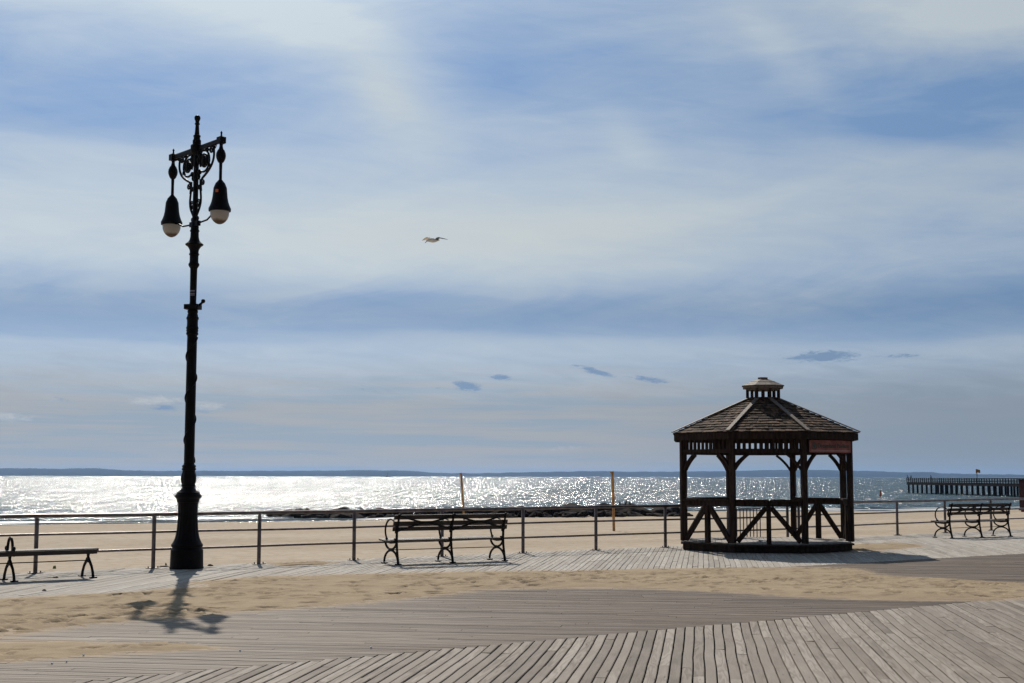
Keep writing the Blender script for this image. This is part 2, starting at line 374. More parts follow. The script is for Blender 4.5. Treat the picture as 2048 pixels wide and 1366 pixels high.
EP = np.array([math.sin(AZP), math.cos(AZP)]); EQ = np.array([-math.cos(AZP), math.sin(AZP)])
# t = (p+q)/sqrt2 , s = (p-q)/sqrt2
NA = round(11.05 * math.sqrt(2) / PW); NB = round(17.25 * math.sqrt(2) / PW)
T_EDGE = 23.95
def edge_t(s):                              # seaward edge of the deck: it steps out past the pavilion
    return T_EDGE if s < 26.6 else 24.35 + (s - 28.5) * 0.095 + .2
def disp(P):
    d = np.zeros((len(P), 3))
    for i, (x, y, z) in enumerate(P):
        v = noise.noise_vector(Vector((x * .55, y * .55, 0))); w = noise.noise_vector(Vector((x * 1.9, y * 1.9, 4)))
        d[i] = (v.x * .016 + w.x * .006, v.y * .016 + w.y * .006, v.z * .006)
    return d
def deck(name, matn, zone, gap, seg):
    vs = []; fs = []; uvs = []; rnd = []; smax = 44.0; smin = -6.0
    if zone == 'B': rngk = range(int(-2 / PW), int(42 / PW))
    else: rngk = range(int(-24 / PW), int((14 if zone == 'A' else 24) / PW))
    for k in rngk:
        if zone == 'A': a0, a1 = None, (NA - k) * PW
        elif zone == 'B': a0, a1 = (NA - k) * PW, (NB - k) * PW
        else: a0, a1 = (NB - k) * PW, None
        c = (k + .5) * PW
        if zone == 'A':                     # start: line t = 4.2
            a0 = 4.2 * math.sqrt(2) - c
        if zone == 'C':
            s_end = T_EDGE - math.sqrt(2) * c   # s where it meets t=T_EDGE : p=(t+s)/rt2, q=(t-s)/rt2
            te = edge_t(T_EDGE - math.sqrt(2) * c)
            a1 = te * math.sqrt(2) - c + .02
        if zone == 'B': mids = ((a0 + a1) / 2, c); sm = (c - mids[0]) / math.sqrt(2)
        else: sm = ((a0 + a1) / 2 - c) / math.sqrt(2)
        if sm > smax or sm < smin: continue
        a = a0 + .003
        first = True
        while a < a1 - .05:
            L = random.uniform(2.4, 5.4) if not first else random.uniform(.9, 5.0); first = False
            e = min(a + L, a1 - .004)
            if a1 - e < .4: e = a1 - .004
            r = random.random(); zk = .4 if zone == 'B' else 1; zj = random.uniform(-.0035, .0035) * zk; tl = random.uniform(-.0015, .0015) * zk
            nseg = max(1, int((e - a) / seg)); b0 = len(vs)
            hw = (PW - gap) / 2 * random.uniform(.985, 1.03)
            for i in range(nseg + 1):
                q = a + (e - a) * i / nseg
                for w_, z_ in ((-hw, -.03), (-hw, -.004 + zj - tl), (-hw + .005, zj - tl), (hw - .005, zj + tl), (hw, -.004 + zj + tl), (hw, -.03)):
                    vs.append((q, c + w_, z_))
                    uvs.append((q, w_ + c))
            for i in range(nseg):
                o = b0 + i * 6
                for j in range(5): fs.append((o + j, o + j + 1, o + j + 7, o + j + 6)); rnd.append(r)
            for o in (b0, b0 + nseg * 6): fs.append((o, o + 1, o + 2, o + 3, o + 4, o + 5)); rnd.append(r)
            a = e + .006
    V = np.array(vs); al, ac, zz = V[:, 0], V[:, 1], V[:, 2]
    if zone == 'B': XY = np.outer(ac, EP) + np.outer(al, EQ)
    else: XY = np.outer(al, EP) + np.outer(ac, EQ)
    P3 = np.column_stack([XY, zz])
    P3 = P3 + disp(P3)
    me = bpy.data.meshes.new(name); me.from_pydata(P3.tolist(), [], fs); me.materials.append(M[matn])
    ul = me.uv_layers.new(name='UVMap'); li = np.zeros(len(me.loops), dtype=np.int32); me.loops.foreach_get('vertex_index', li)
    ul.data.foreach_set('uv', np.array(uvs)[li].astype(np.float32).ravel())
    at = me.attributes.new('rnd', 'FLOAT', 'FACE'); at.data.foreach_set('value', np.array(rnd, dtype=np.float32))
    P2 = P3[:, :2]; film = np.zeros(len(P2))
    for pg, rad in ((main, .75), (second, .5), (third, .5), (fourth, .4)): film = np.maximum(film, np.clip(1 + sdist(P2, pg) / rad, 0, 1))
    fa = me.attributes.new('film', 'FLOAT', 'POINT'); fa.data.foreach_set('value', film.astype(np.float32))
    o = bpy.data.objects.new(name, me); C.objects.link(o); tag(o, kind='structure'); return o
deck('boardwalk_near_planks', 'plankA', 'A', .013, .35)
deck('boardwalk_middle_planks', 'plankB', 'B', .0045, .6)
deck('boardwalk_far_planks', 'plankC', 'C', .008, .5)
# near-black slab painted as shade below the planks, its rim the seaward fascia board
mb = MB()
pl = [tuple(ST(-8, 3.6)), tuple(ST(44, 3.6)), tuple(ST(44, edge_t(44) - .06)), tuple(ST(28.5, edge_t(28.5) - .06)), tuple(ST(26.6, T_EDGE - .06)), tuple(ST(-8, T_EDGE - .06))]
mb.prism(pl, -.30, -.055); tag(mb.build('boardwalk_under_shade', M['under']), kind='structure')
# ground far out behind/around the camera
m_ = MB(); m_.prism([tuple(ST(-300, -250)), tuple(ST(300, -250)), tuple(ST(300, 3.6)), tuple(ST(-300, 3.6))], -.5, -.04)
tag(m_.build('promenade_ground', M['plankC'] if False else mat('promenade_concrete', (.28, .26, .23), .9, .2, .5)), kind='structure')

# ---------------- beach: from the deck edge down to the water
SEA = -2.2
shore = [(-900, 0)]   # filled below
sp_px = [(-700, 1064), (-300, 1057), (0, 1050), (260, 1047.5), (500, 1043.5), (760, 1040.5), (900, 1036), (1040, 1030), (1400, 1023), (1760, 1022), (2048, 1019.5), (2300, 1017), (2600, 1014)]
shore = np.array([G(x, y, SEA) for x, y in sp_px])
sh_s = shore @ U; sh_t = shore @ N
def shore_t(s): return float(np.interp(s, sh_s, sh_t))
NS, NT = 420, 170
S_ = np.concatenate([np.linspace(-260, -20, 60, endpoint=False), np.linspace(-20, 190, 300, endpoint=False), np.linspace(190, 420, 60)])
vs = []; fs = []
for i, s in enumerate(S_):
    t0 = (edge_t(s) if -8 < s < 46 else T_EDGE) - .55; t1 = shore_t(s)
    if t1 < 60: t1 = 60
    for j in range(NT):
        v = j / (NT - 25); t = t0 + (t1 - t0) * (v ** 1.5 if v <= 1 else 1 + (v - 1) * 2.0)
        p = ST(s, t); n1 = noise.noise(Vector((p[0] * .05, p[1] * .05, 0))); n2 = noise.noise(Vector((p[0] * .3, p[1] * .3, 3))); n3 = noise.fractal(Vector((p[0] * 1.3, p[1] * 1.3, 7)), .8, 2, 3)
        if v <= 1: z = -.10 - .25 * min(1, (t - t0) / 1.5) + (SEA + .35) * v ** 1.1
        else: z = SEA - (v - 1) * 9
        env = min(1, (t - t0) / 6) * (1 - .75 * max(0, min(1, (v - .7) / .3)))
        z += (n1 * .22 + n2 * .06) * env + n3 * .055 * (.3 + .7 * env) * (1 - .8 * max(0, min(1, (v - .75) / .25)))
        vs.append((p[0], p[1], z))
for i in range(len(S_) - 1):
    for j in range(NT - 1):
        a = i * NT + j; fs.append((a, a + NT, a + NT + 1, a + 1))
mb = MB(); mb.add(vs, fs); tag(mb.build('beach_sand', M['beach'], smooth=True), kind='structure')
me = bpy.data.objects['beach_sand'].data; me.shade_smooth()

# ---------------- sea
m = bpy.data.materials.new('sea_water'); m.use_nodes = True; t = m.node_tree; b = t.nodes['Principled BSDF']
geo = t.nodes.new('ShaderNodeNewGeometry'); P = geo.outputs['Position']
def vmul(v, k):
    n = t.nodes.new('ShaderNodeVectorMath'); n.operation = 'MULTIPLY'; t.links.new(v, n.inputs[0]); n.inputs[1].default_value = k; return n.outputs[0]
def vadd(a_, b_):
    n = t.nodes.new('ShaderNodeVectorMath'); n.operation = 'ADD'; t.links.new(a_, n.inputs[0])
    if isinstance(b_, tuple): n.inputs[1].default_value = b_
    else: t.links.new(b_, n.inputs[1])
    return n.outputs[0]
def slope(scale, det, amp, off, st=(1, 1, 1)):
    n = nz(t, vadd(vmul(P, st), (off, off, off)), scale, det, .6, 0, True)
    return vmul(vadd(n, (-.5, -.5, -.5)), (amp, amp, 0))
lay = [slope(1.0, 2, 2.2, 0, (3.2, 2.0, 1)), slope(1.0, 2, 1.6, 31, (1.3, .4, 1)), slope(1.0, 2, 1.4, 77, (.6, .13, 1)), slope(1.0, 3, .75, 113, (.16, .035, 1))]
sl_ = lay[0]
for q_ in lay[1:]: sl_ = vadd(sl_, q_)
sx = t.nodes.new('ShaderNodeSeparateXYZ'); t.links.new(sl_, sx.inputs[0])
# the faces one sees of low waves running in to the shore lean shoreward
sly = (X(t, sx.outputs[1]).fn('ABSOLUTE') * -1.25) - .03
gust = nz(t, vmul(P, (.012, .004, 1)), 1.0, 4, .6); g_ = (gust - .5) * .8 + 1.0
nn = t.nodes.new('ShaderNodeVectorMath'); nn.operation = 'NORMALIZE'; t.links.new(comb(t, X(t, sx.outputs[0]) * g_ * 1.1, sly * g_, 1.0), nn.inputs[0])
t.links.new(nn.outputs[0], b.inputs['Normal'])
b.inputs['Roughness'].default_value = .125; b.inputs['IOR'].default_value = 1.333; b.inputs['Specular IOR Level'].default_value = .37
cn = nz(t, vmul(P, (.03, .015, 1)), 1.0, 4, .6)
cw = mixc(t, cn.ss(.35, .65), (.012, .045, .042), (.026, .072, .064)); t.links.new(cw, b.inputs['Base Color'])
M['water'] = m
mb = MB(); ys = [60, 90, 120, 160, 220, 320, 500, 800, 1400, 2600, 5000, 9000, 13500]
vs = []; xs = np.linspace(-1, 1, 9)
for y in ys:
    for x in xs: vs.append((x * (600 + y * 1.2), y, SEA))
fs = [(j * 9 + i, j * 9 + i + 1, (j + 1) * 9 + i + 1, (j + 1) * 9 + i) for j in range(len(ys) - 1) for i in range(8)]
mb.add(vs, fs); tag(mb.build('sea_water', M['water']), kind='structure')

# foam where the small waves break
foam = mat('foam', (.75, .75, .73), .6, .05)
mb = MB()
def foam_strip(s0, s1, off, wmax, seed):
    s = s0; ptsA = []; ptsB = []
    while s < s1:
        w = max(0, noise.noise(Vector((s * .12, seed, 0))) + .25) * wmax + .02
        o2 = off + noise.noise(Vector((s * .08, seed, 5))) * 2.0 + noise.noise(Vector((s * .6, seed, 8))) * .5
        t_ = shore_t(s) + o2
        ptsA.append((*ST(s, t_), 0)); ptsB.append((*ST(s, t_ + w), 0)); s += .4
    n = len(ptsA); vs = [(p[0], p[1], SEA + .01) for p in ptsA] + [(p[0], p[1], SEA + .02) for p in ptsB] + [((p[0] + q[0]) / 2, (p[1] + q[1]) / 2, SEA + .11) for p, q in zip(ptsA, ptsB)]
    fs = []
    for i in range(n - 1): fs += [(i, i + 1, 2 * n + i + 1, 2 * n + i), (2 * n + i, 2 * n + i + 1, n + i + 1, n + i)]
    mb.add(vs, fs)
foam_strip(-40, 190, .8, 1.6, 1.3); foam_strip(-40, 190, 4.0, 1.8, 7.7); foam_strip(-40, 190, 9.0, 1.4, 12.7)
tag(mb.build('foam', foam), 'thin white foam of small waves breaking along the sand', 'foam', kind='stuff')

# ---------------- far shore: low wooded land across the bay
prof_px = [(-900, 940), (-300, 938), (0, 936.6), (58, 936), (110, 937.5), (185, 936.4), (215, 937.3), (245, 940.4), (330, 941.5), (400, 941), (500, 941.8), (620, 941.5), (710, 940.6), (815, 940.8), (870, 945.6), (960, 946.6), (1010, 945), (1110, 943), (1210, 941.8), (1260, 943.4), (1400, 942.6), (1500, 940.8), (1560, 939.2), (1640, 939.6), (1700, 941), (1790, 943.6), (1835, 944.3), (1865, 943.8), (1890, 947), (1935, 947.2), (2048, 949.6), (2500, 951), (3200, 951)]
vs = []; fs = []; nx = 700; Dl = 9000; rows = [(0, 0), (60, .35), (200, .8), (420, 1.0), (900, .55), (1500, 0)]
for i in range(nx):
    x = -900 + 4100 * i / (nx - 1); y = np.interp(x, [p[0] for p in prof_px], [p[1] for p in prof_px])
    hgt = Z(x, float(y), Dl + 420) - SEA; hgt = max(hgt, 3.0)
    for (d, k) in rows:
        D = Dl + d; X_ = XD(x, 950, D)
        z = SEA - .5 + hgt * k + (noise.noise(Vector((X_ * .012, d * .02, 1))) * 3.5 + noise.noise(Vector((X_ * .05, d * .1, 2))) * 2.0) * (k > 0)
        vs.append((X_, D + noise.noise(Vector((X_ * .002, 0, 9))) * 60, z))
for i in range(nx - 1):
    for j in range(len(rows) - 1):
        a = i * len(rows) + j; fs.append((a, a + len(rows), a + len(rows) + 1, a + 1))
mb = MB(); mb.add(vs, fs)
landm = mat('wooded_land', (.018, .032, .045), .95, .35, .004, spec=.05)
tag(mb.build('far_hills', landm, smooth=True), kind='structure')

feet = [(random.uniform(.05, .95), random.random(), random.uniform(0, 6.28)) for _ in range(0)]
def sand_patch(name, poly, hmax, soft, step, prints):
    lo, hi = poly.min(0) - .4, poly.max(0) + .4; lo[0] = max(lo[0], -14)
    gx = np.arange(lo[0], hi[0], step); gy = np.arange(lo[1], hi[1], step); XX, YY = np.meshgrid(gx, gy); P2 = np.column_stack([XX.ravel(), YY.ravel()])
    d = sdist(P2, poly); keep = d > -.45; idx = -np.ones(len(P2), int); idx[keep] = np.arange(keep.sum()); Q = P2[keep]; dd = d[keep]
    h = np.empty(len(Q))
    for i, (x, y) in enumerate(Q):
        nn_ = noise.noise(Vector((x * 1.1, y * 1.1, 0))) * .5 + noise.noise(Vector((x * 4, y * 4, 2))) * .25 + noise.noise(Vector((x * 11, y * 11, 5))) * .12
        h[i] = hmax * min(1, max(-.6, (dd[i] + nn_ * .55) / soft)) + noise.noise(Vector((x * 2.3, y * 2.3, 9))) * .004 + noise.noise(Vector((x * 13, y * 13, 4))) * .003
    r2 = np.random.RandomState(11)
    c_ = Q[dd > .15]
    if prints and len(c_):
        for k in range(prints):
            q = c_[r2.randint(len(c_))]; an = r2.uniform(0, 3.14) if k % 3 else AZB
            for fo in range(r2.randint(1, 4)):
                ctr = q + fo * .55 * np.array([math.sin(an), math.cos(an)]) + r2.uniform(-.08, .08, 2)
                w = Q - ctr; near = np.abs(w).max(1) < .35; w = w[near]
                al = w @ np.array([math.sin(an), math.cos(an)]); ac = w @ np.array([math.cos(an), -math.sin(an)])
                rr = (al / .13) ** 2 + (ac / .055) ** 2
                h[near] += -.048 * np.exp(-rr) + .014 * np.exp(-((np.sqrt(rr) - 1.6) / .45) ** 2)
    h = np.where((dd > .45), np.maximum(h, .005), h)
    Zv = h + .002
    ny, nx_ = XX.shape; I = idx.reshape(ny, nx_); a = I[:-1, :-1]; b_ = I[:-1, 1:]; c2 = I[1:, 1:]; e = I[1:, :-1]
    ok = (a >= 0) & (b_ >= 0) & (c2 >= 0) & (e >= 0); F4 = np.column_stack([a[ok], b_[ok], c2[ok], e[ok]])
    hz_ = Zv[F4].max(1) > -.006; F4 = F4[hz_]
    me = bpy.data.meshes.new(name); me.from_pydata(np.column_stack([Q, Zv]).tolist(), [], F4.tolist()); me.materials.append(M['sand']); me.shade_smooth()
    o = bpy.data.objects.new(name, me); C.objects.link(o); tag(o, kind='structure')
sand_patch('sand_drift_band', main, .022, .40, .042, 300)
sand_patch('sand_drift_corner', second, .02, .3, .05, 6)
sand_patch('sand_drift_pavilion', third, .03, .3, .06, 4)
sand_patch('sand_drift_edge', fourth, .02, .25, .06, 0)

# ================================================================== RAILING
TR = 23.65
def rail_pt(s):
    return ST(s, TR) if s < 27.5 else ST(s, edge_t(s) - .22)
xs_px = [-170, 72, 307, 518, 708, 884, 1046, 1192, 1331, 1459, 1576]
left_s = [ray_s(x, TR) for x in xs_px]
left_s = [left_s[0] - 3.9, left_s[0] - 1.95] + left_s
def right_s(x):
    d = np.array(ray(x, 1065)[:2]); lo, hi = 24., 60.
    f_ = lambda s: (rail_pt(s)[0] / rail_pt(s)[1]) - d[0] / d[1]
    for _ in range(50):
        mid = (lo + hi) / 2
        if f_(mid) > 0: hi = mid
        else: lo = mid
    return lo
r_s = [right_s(x) for x in (1598, 1688, 1795, 1891, 1983, 2069, 2150)]
def post_mb(mbp, p):
    mbp.lathe([(0, .036), (.93, .036), (.948, .03)], 12, (p[0], p[1], 0))
def railing(root_name, label, ss, posts, closed_l, zs=((.955, .034), (.645, .021), (.335, .021)), gap=None):
    o = rail_pt(ss[0]); rt = empty(root_name, (o[0], o[1], 0)); tag(rt, label, 'railing')
    rel = lambda p: (p[0] - o[0], p[1] - o[1])
    for z, r in zs:
        mbp = MB(); pts = []
        for s in np.linspace(ss[0], ss[1], 40):
            p = rel(rail_pt(s)); pts.append((p[0], p[1], z + noise.noise(Vector((s * .35, z * 9, 0))) * .012))
        mbp.tube(pts, r, 10); mbp.build('top_rail' if z > .9 else 'mid_rail', M['rail'], rt, smooth=60)
    for s in posts:
        p = rel(rail_pt(s)); mbp = MB(); post_mb(mbp, p); po = mbp.build('post', M['rail'], rt, smooth=50)
        mbp = MB(); Mr = Matrix.Rotation(R(90) - AZB, 3, 'Z')
        mbp.box((p[0], p[1], .010), (.24, .10, .012), Mr)
        for q in (-.09, .09):
            v = Mr @ Vector((q, 0, 0)); mbp.lathe([(0, .012), (.022, .012), (.026, .006)], 6, (p[0] + v.x, p[1] + v.y, .016))
        mbp.build('base_plate', M['rail'], po)
    return rt, rel
rtL, relL = railing('metal_railing', 'long three-bar pipe railing running left from the pavilion behind the lamp post', (left_s[0], left_s[-1]), left_s, True)
rtR, relR = railing('metal_railing', 'three-bar pipe railing to the right of the pavilion, behind the right bench', (right_s(1592), r_s[-1]), r_s, True)
# balustered stair gate hung on the railing behind the pavilion
s0, s1 = ray_s(1474, TR - .05), ray_s(1521, TR - .05); p0 = ST(s0, TR - .055); gt = empty('stair_gate', (p0[0], p0[1], 0)); tag(gt, 'small barred gate panel in the railing behind the pavilion', 'gate')
ga = np.linspace(s0, s1, 8)
mb = MB()
for z in (.86, .05):
    mb = MB(); mb.tube([(*(ST(s0, TR - .055) - p0), z), (*(ST(s1, TR - .055) - p0), z)], .017, 8); mb.build('gate_rail', M['rail'], gt, smooth=60)
for s in ga:
    mb = MB(); q = ST(s, TR - .055) - p0; mb.tube([(q[0], q[1], .05), (q[0], q[1], .86)], .013, 8); mb.build('bar', M['rail'], gt, smooth=60)

# ================================================================== LAMP POST
LX, LY = -5.80, 24.87
lamp = empty('street_lamp', (LX, LY, 0)); tag(lamp, 'tall black ornate twin-lantern lamp post standing at the railing', 'lamp post')
mpx = LY / F                                   # metres per photo pixel across
def zl(y): return max(0.0, Z(375 + (1138 - y) * .02, y, LY))
def Lp(lst): return [(zl(y), hw * mpx * .985) for y, hw in lst]
mb = MB(); mb.lathe([(0, .30), (.03, .30), (.035, .292)] + Lp([(1100, 32), (1097, 29.5), (1094, 29)])[0:3], 48); mb.build('plinth', M['iron'], lamp, smooth=35)
mb = MB(); mb.lathe(Lp([(1095, 28.5), (1093, 31), (1089, 31.5), (1086, 29), (1081, 26.5), (1076, 24.4), (1070, 23), (1060, 21.3), (1050, 20.5), (1035, 19.6), (1020, 19.3), (1010, 19.8), (1005, 20.3), (1004, 22), (1001, 22.3), (998, 22.5), (995, 25.5), (993, 26.8), (990, 26), (987, 22.5), (985, 23.5), (982, 19), (978, 15)]), 64, flute=(zl(1080), zl(1007), 16, .05)); mb.build('base_column', M['iron'], lamp, smooth=35)
mb = MB(); mb.lathe(Lp([(979, 15), (976, 12.5), (974, 12.5), (973, 14.3), (970, 14.3), (968, 13), (965, 14.8), (958, 15.8), (950, 15), (944, 13), (941, 12.5), (940, 14.2), (937, 14.2), (936, 12.6), (933, 14), (931, 13.5), (929, 11), (926, 10.3)]), 48, flute=(zl(966), zl(942), 8, .10)); mb.build('ornamental_collar', M['iron'], lamp, smooth=35)
sh = [(927, 10.2)] + [(y, 10.0 + .0015 * (y - 672)) for y in range(920, 680, -8)] + [(673, 9.8)]
mb = MB(); pr = Lp(sh); mb.lathe(pr, 32)
for k in range(90):                                # cast vine winding up the shaft
    pass
vine = []; z0_, z1_ = zl(925), zl(675)
for k in range(260):
    f_ = k / 259; z = z0_ + (z1_ - z0_) * f_; a = f_ * 2 * math.pi * 3.0; r_ = 10.0 * mpx + .004
    vine.append((math.cos(a) * r_, math.sin(a) * r_, z))
mb.tube(vine, .017, 6); mb.build('shaft', M['iron'], lamp, smooth=50)
mb = MB(); mb.lathe(Lp([(674, 10), (671, 10.2), (669, 12.2), (666, 12.2), (664, 11), (662, 12.3), (659, 11.6), (656, 12.6), (652, 11.2), (645, 11), (640, 11.2), (638, 12.6), (635, 12.4), (633, 11), (630, 10.6), (627, 9.6), (624, 10.8), (621, 10.2), (619, 9.4)]), 40); mb.build('ornamental_collar', M['iron'], lamp, smooth=30)
mb = MB(); zc = (zl(609) + zl(619)) / 2; hh = zl(609) - zl(619); mb.box((0, 0, zc), (.27, .20, hh), Matrix.Rotation(R(-10), 3, 'Z'))
mb.tube([(.10, 0, zc + .02), (.18, -.12, zc + .05), (.225, -.20, zc + .075)], [.03, .024, .02], 8); mb.blob((.235, -.22, zc + .08), (.04, .04, .04)); mb.build('flag_bracket', M['iron'], lamp, smooth=40, bevel=.006)
mb = MB(); mb.lathe(Lp([(620, 9.3), (608, 7.2), (604, 6.6), (580, 6.9), (555, 7.0), (537, 7.2), (535, 8.5), (531, 11), (528, 11), (525, 9), (520, 8.8), (511, 8.8), (510, 10.3), (508, 10.3), (506, 8.9), (501, 9.2), (497, 11), (493, 14), (490.5, 18), (488.5, 18.4), (487, 16.5), (484, 12.5), (480, 10), (474, 8.6), (464, 8.3), (463, 9.6), (461, 9.6), (459, 8.2), (453, 8.2), (451, 7), (446, 6.5), (440, 5.5), (400, 5.4), (340, 5.4), (305, 5.6)]), 32); mb.build('upper_shaft', M['iron'], lamp, smooth=35)
for ya, yb, an in ((585, 594, -1.5), ):
    mb = MB(); rr_ = 7.1 * mpx + .002
    for (y0_, y1_) in ((581, 584), (586.5, 589.5), (590, 592)):
        n = 9; vs = []
        for k in range(n):
            a = R(-140) + R(85) * k / (n - 1); vs += [(rr_ * math.cos(a), rr_ * math.sin(a), zl(y1_)), (rr_ * math.cos(a), rr_ * math.sin(a), zl(y0_))]
        mb.add(vs, [(2 * k, 2 * k + 2, 2 * k + 3, 2 * k + 1) for k in range(n - 1)])
    mb.build('pale_sticker', M['sticker'], lamp)
za = zl(297)                                    # hub centre
mb = MB(); mb.lathe(Lp([(310, 7), (307, 10.5), (304, 12.5), (292, 12.5), (290, 11), (289, 8), (287, 8.6), (281, 8.6), (279, 7), (275, 6.4), (274, 7.4), (271, 7.4), (270, 5.2), (262, 4.4), (250, 3.7), (249, 5.2), (247, 5.2), (246, 4), (242, 4.2), (240, 5.6), (236, 6.4), (233, 5.6), (231, 3.5), (230, .5)]), 24); mb.build('finial_hub', M['iron'], lamp, smooth=35)
AD = Vector((.66, -.751, 0)).normalized(); AS = 0.90        # arms point seaward and landward
def arm(sign):
    d = AD * sign; P_ = lambda r, z: (d.x * r, d.y * r, z)
    mb = MB(); zb = za - .02
    mb.beam(P_(.05, zb), P_(AS - .03, zb), .05, .072)
    mb.tube([P_(.08, zb + .045), P_(AS - .06, zb + .045)], .014, 8)
    ar = mb.build('arm', M['iron'], lamp, smooth=40, bevel=.006)
    mb = MB()
    def spiral(rc, zc_, r0, turns, a0, dirn, tub=.011, r1=.0):
        pts = []
        for k in range(int(26 * turns) + 1):
            f_ = k / (26 * turns); a = a0 + dirn * 2 * math.pi * turns * f_; q = r0 + (r1 - r0) * f_
            pts.append(P_(rc + q * math.cos(a), zc_ + q * math.sin(a)))
        mb.tube(pts, tub, 6); return pts
    def bez(pts_, tub=.013, n=22):
        a, b_, c_, e_ = [Vector((p[0], p[1])) for p in pts_]; q = []
        for k in range(n + 1):
            s_ = k / n; v = a * (1 - s_) ** 3 + b_ * 3 * s_ * (1 - s_) ** 2 + c_ * 3 * s_ * s_ * (1 - s_) + e_ * s_ ** 3
            q.append(P_(v.x, zb - v.y))
        mb.tube(q, tub, 6)
    # outer S: from scroll below the arm end, swinging in to the pole
    bez([(.62, .05), (.72, .30), (.56, .44), (.26, .56)], .023)
    bez([(.26, .56), (.19, .60), (.17, .64), (.20, .80)], .022)
    spiral(.56, zb - .105, .065, 1.2, R(60), 1, .018, .015)
    spiral(.30, zb - .27, .155, 1.9, R(-150), -1, .021, .03)
    mb.blob(P_(.30, zb - .27), (.05, .05, .11))
    bez([(.10, .08), (.34, .02), (.50, .12), (.48, .30)], .02)
    bez([(.48, .30), (.44, .46), (.28, .50), (.16, .42)], .02)
    spiral(.26, zb - .66, .055, 1.2, R(120), -1, .015, .012)
    bez([(.17, .58), (.16, .78), (.22, .88), (.20, 1.00)], .022)
    bez([(.20, 1.00), (.18, 1.12), (.09, 1.18), (.05, 1.26)], .022)
    spiral(.12, zb - .98, .06, 1.2, R(200), 1, .014, .012)
    spiral(.095, zb - 1.30, .04, 1.2, R(90), -1, .012, .01)
    mb.blob(P_(.66, zb - .075), (.03, .03, .03)); spiral(.70, zb - .07, .035, 1.0, R(0), 1, .009, .01)
    for rr_, zz_, w_, h_ in ((.12, .10, .05, .07), (.17, .16, .045, .06), (.11, .22, .045, .08), (.14, .44, .04, .05), (.10, .52, .035, .06), (.47, .36, .03, .045), (.40, .07, .05, .03), (.13, .72, .03, .05), (.15, 1.06, .03, .05)):
        mb.blob(P_(rr_, zb - zz_), (w_, w_, h_), 8, 6)      # cast leaves round the scrolls
    mb.build('scroll_bracket', M['iron'], ar, smooth=50)
    # hanging lantern
    ln = MB(); k = mpx; c = P_(AS, 0)
    z = lambda px: (zb + .01) - px * .00905
    ln.lathe([(zz_, rr) for zz_, rr in [(z(7), .06), (z(-5), .066), (z(-6), .055), (z(-8), .03), (z(-9), .018), (z(-13), .014), (z(-15), .022), (z(-17), .012), (z(-19), .001)]], 4 * 4, (c[0], c[1], 0))
    ln.box((c[0], c[1], (z(-6) + z(6.5)) / 2), (.125, .125, z(-6) - z(6.5)), Matrix.Rotation(R(-49), 3, 'Z'))
    ln.lathe([(z(83), .032), (z(81), .028), (z(60), .027), (z(46), .030), (z(45), .045), (z(42), .062), (z(36), .083), (z(31), .089), (z(26), .083), (z(20), .060), (z(18), .042), (z(12), .030), (z(6), .034)], 20, (c[0], c[1], 0))
    hanger = ln.build('hanger', M['iron'], ar, smooth=45)
    ln = MB(); ln.lathe([(z(143), .17), (z(142.5), .196), (z(137), .198), (z(135), .188), (z(131), .172), (z(124), .150), (z(115), .134), (z(104), .124), (z(96), .118), (z(92), .104), (z(90), .096), (z(87), .086), (z(83), .055), (z(80), .034)], 32, (c[0], c[1], 0))
    hood = ln.build('lantern_hood', M['iron'], ar, smooth=50)
    ln = MB(); ln.lathe([(z(168.5), .004), (z(168), .03), (z(166.5), .065), (z(163), .105), (z(158), .14), (z(151), .163), (z(144), .168), (z(142), .168)], 32, (c[0], c[1], 0))
    ln.build('globe', M['globe'], hood, smooth=60)
    # lower steady bar
    zs_ = zl(448); mb = MB(); mb.beam(P_(.03, zs_), P_(.15, zs_ + .0), .07, .09)
    mb.tube([P_(.12, zs_), P_(.45, zs_ + .015), P_(AS - .17, z(140))], .016, 8); mb.blob(P_(AS - .18, z(141)), (.03, .03, .03))
    mb.build('steady_bar', M['iron'], lamp, smooth=40)
    return hood, c, z
h1 = arm(1); h2 = arm(-1)
mb = MB(); hood, c, z = h1
vs = []
for a in (R(-118), R(-104), R(-92)):
    for px in (101, 107): vs.append((c[0] + .130 * math.cos(a), c[1] + .130 * math.sin(a), z(px)))
mb.add(vs, [(0, 2, 3, 1), (2, 4, 5, 3)]); mb.build('orange_sticker', M['osticker'], hood)

# ================================================================== BENCHES
def arc(cx, cz, rx, rz, a0, a1, n=14): return [(cx + rx * math.cos(R(a0 + (a1 - a0) * k / n)), cz + rz * math.sin(R(a0 + (a1 - a0) * k / n))) for k in range(n + 1)]
def iron_frame(x, root):          # seen from the side: y towards the sea (front), z up; back at y=0
    mb = MB(); T = lambda pts, r, fl=1.0: mb.tube([(x, p[0], p[1]) for p in pts], r, 8)
    T([(-.045, .015), (-.02, .12), (.015, .30), (.03, .44), (.02, .60), (-.03, .78), (-.075, .915)], [.027, .025, .024, .026, .025, .022, .02])
    T(arc(.255, .03, .285, .225, 180, 0, 18), .021)                     # lower arch
    T(arc(.27, .43, .235, .155, 180, 360, 16), .021)                    # upturned arch below the seat
    mb.box((x, .262, .263), (.03, .17, .045))
    T(arc(.27, .62, .235, .215, -40, 165, 20), .0175)                    # round arm
    T([(.45, .48), (.49, .44), (.55, .42)], .018)
    T([(.02, .415), (.27, .395), (.53, .415)], .019)
    for y, z in ((-.045, .015), (.535, .015)):
        mb.box((x, y, .012), (.11, .07, .02))
    mb.blob((x, -.075, .925), (.024, .024, .02)); mb.blob((x, .06, .60), (.022, .03, .03)); mb.blob((x, .10, .47), (.02, .04, .02)); mb.blob((x, .44, .47), (.02, .04, .02))
    return mb.build('iron_frame', M['bench_iron'], root, smooth=50)
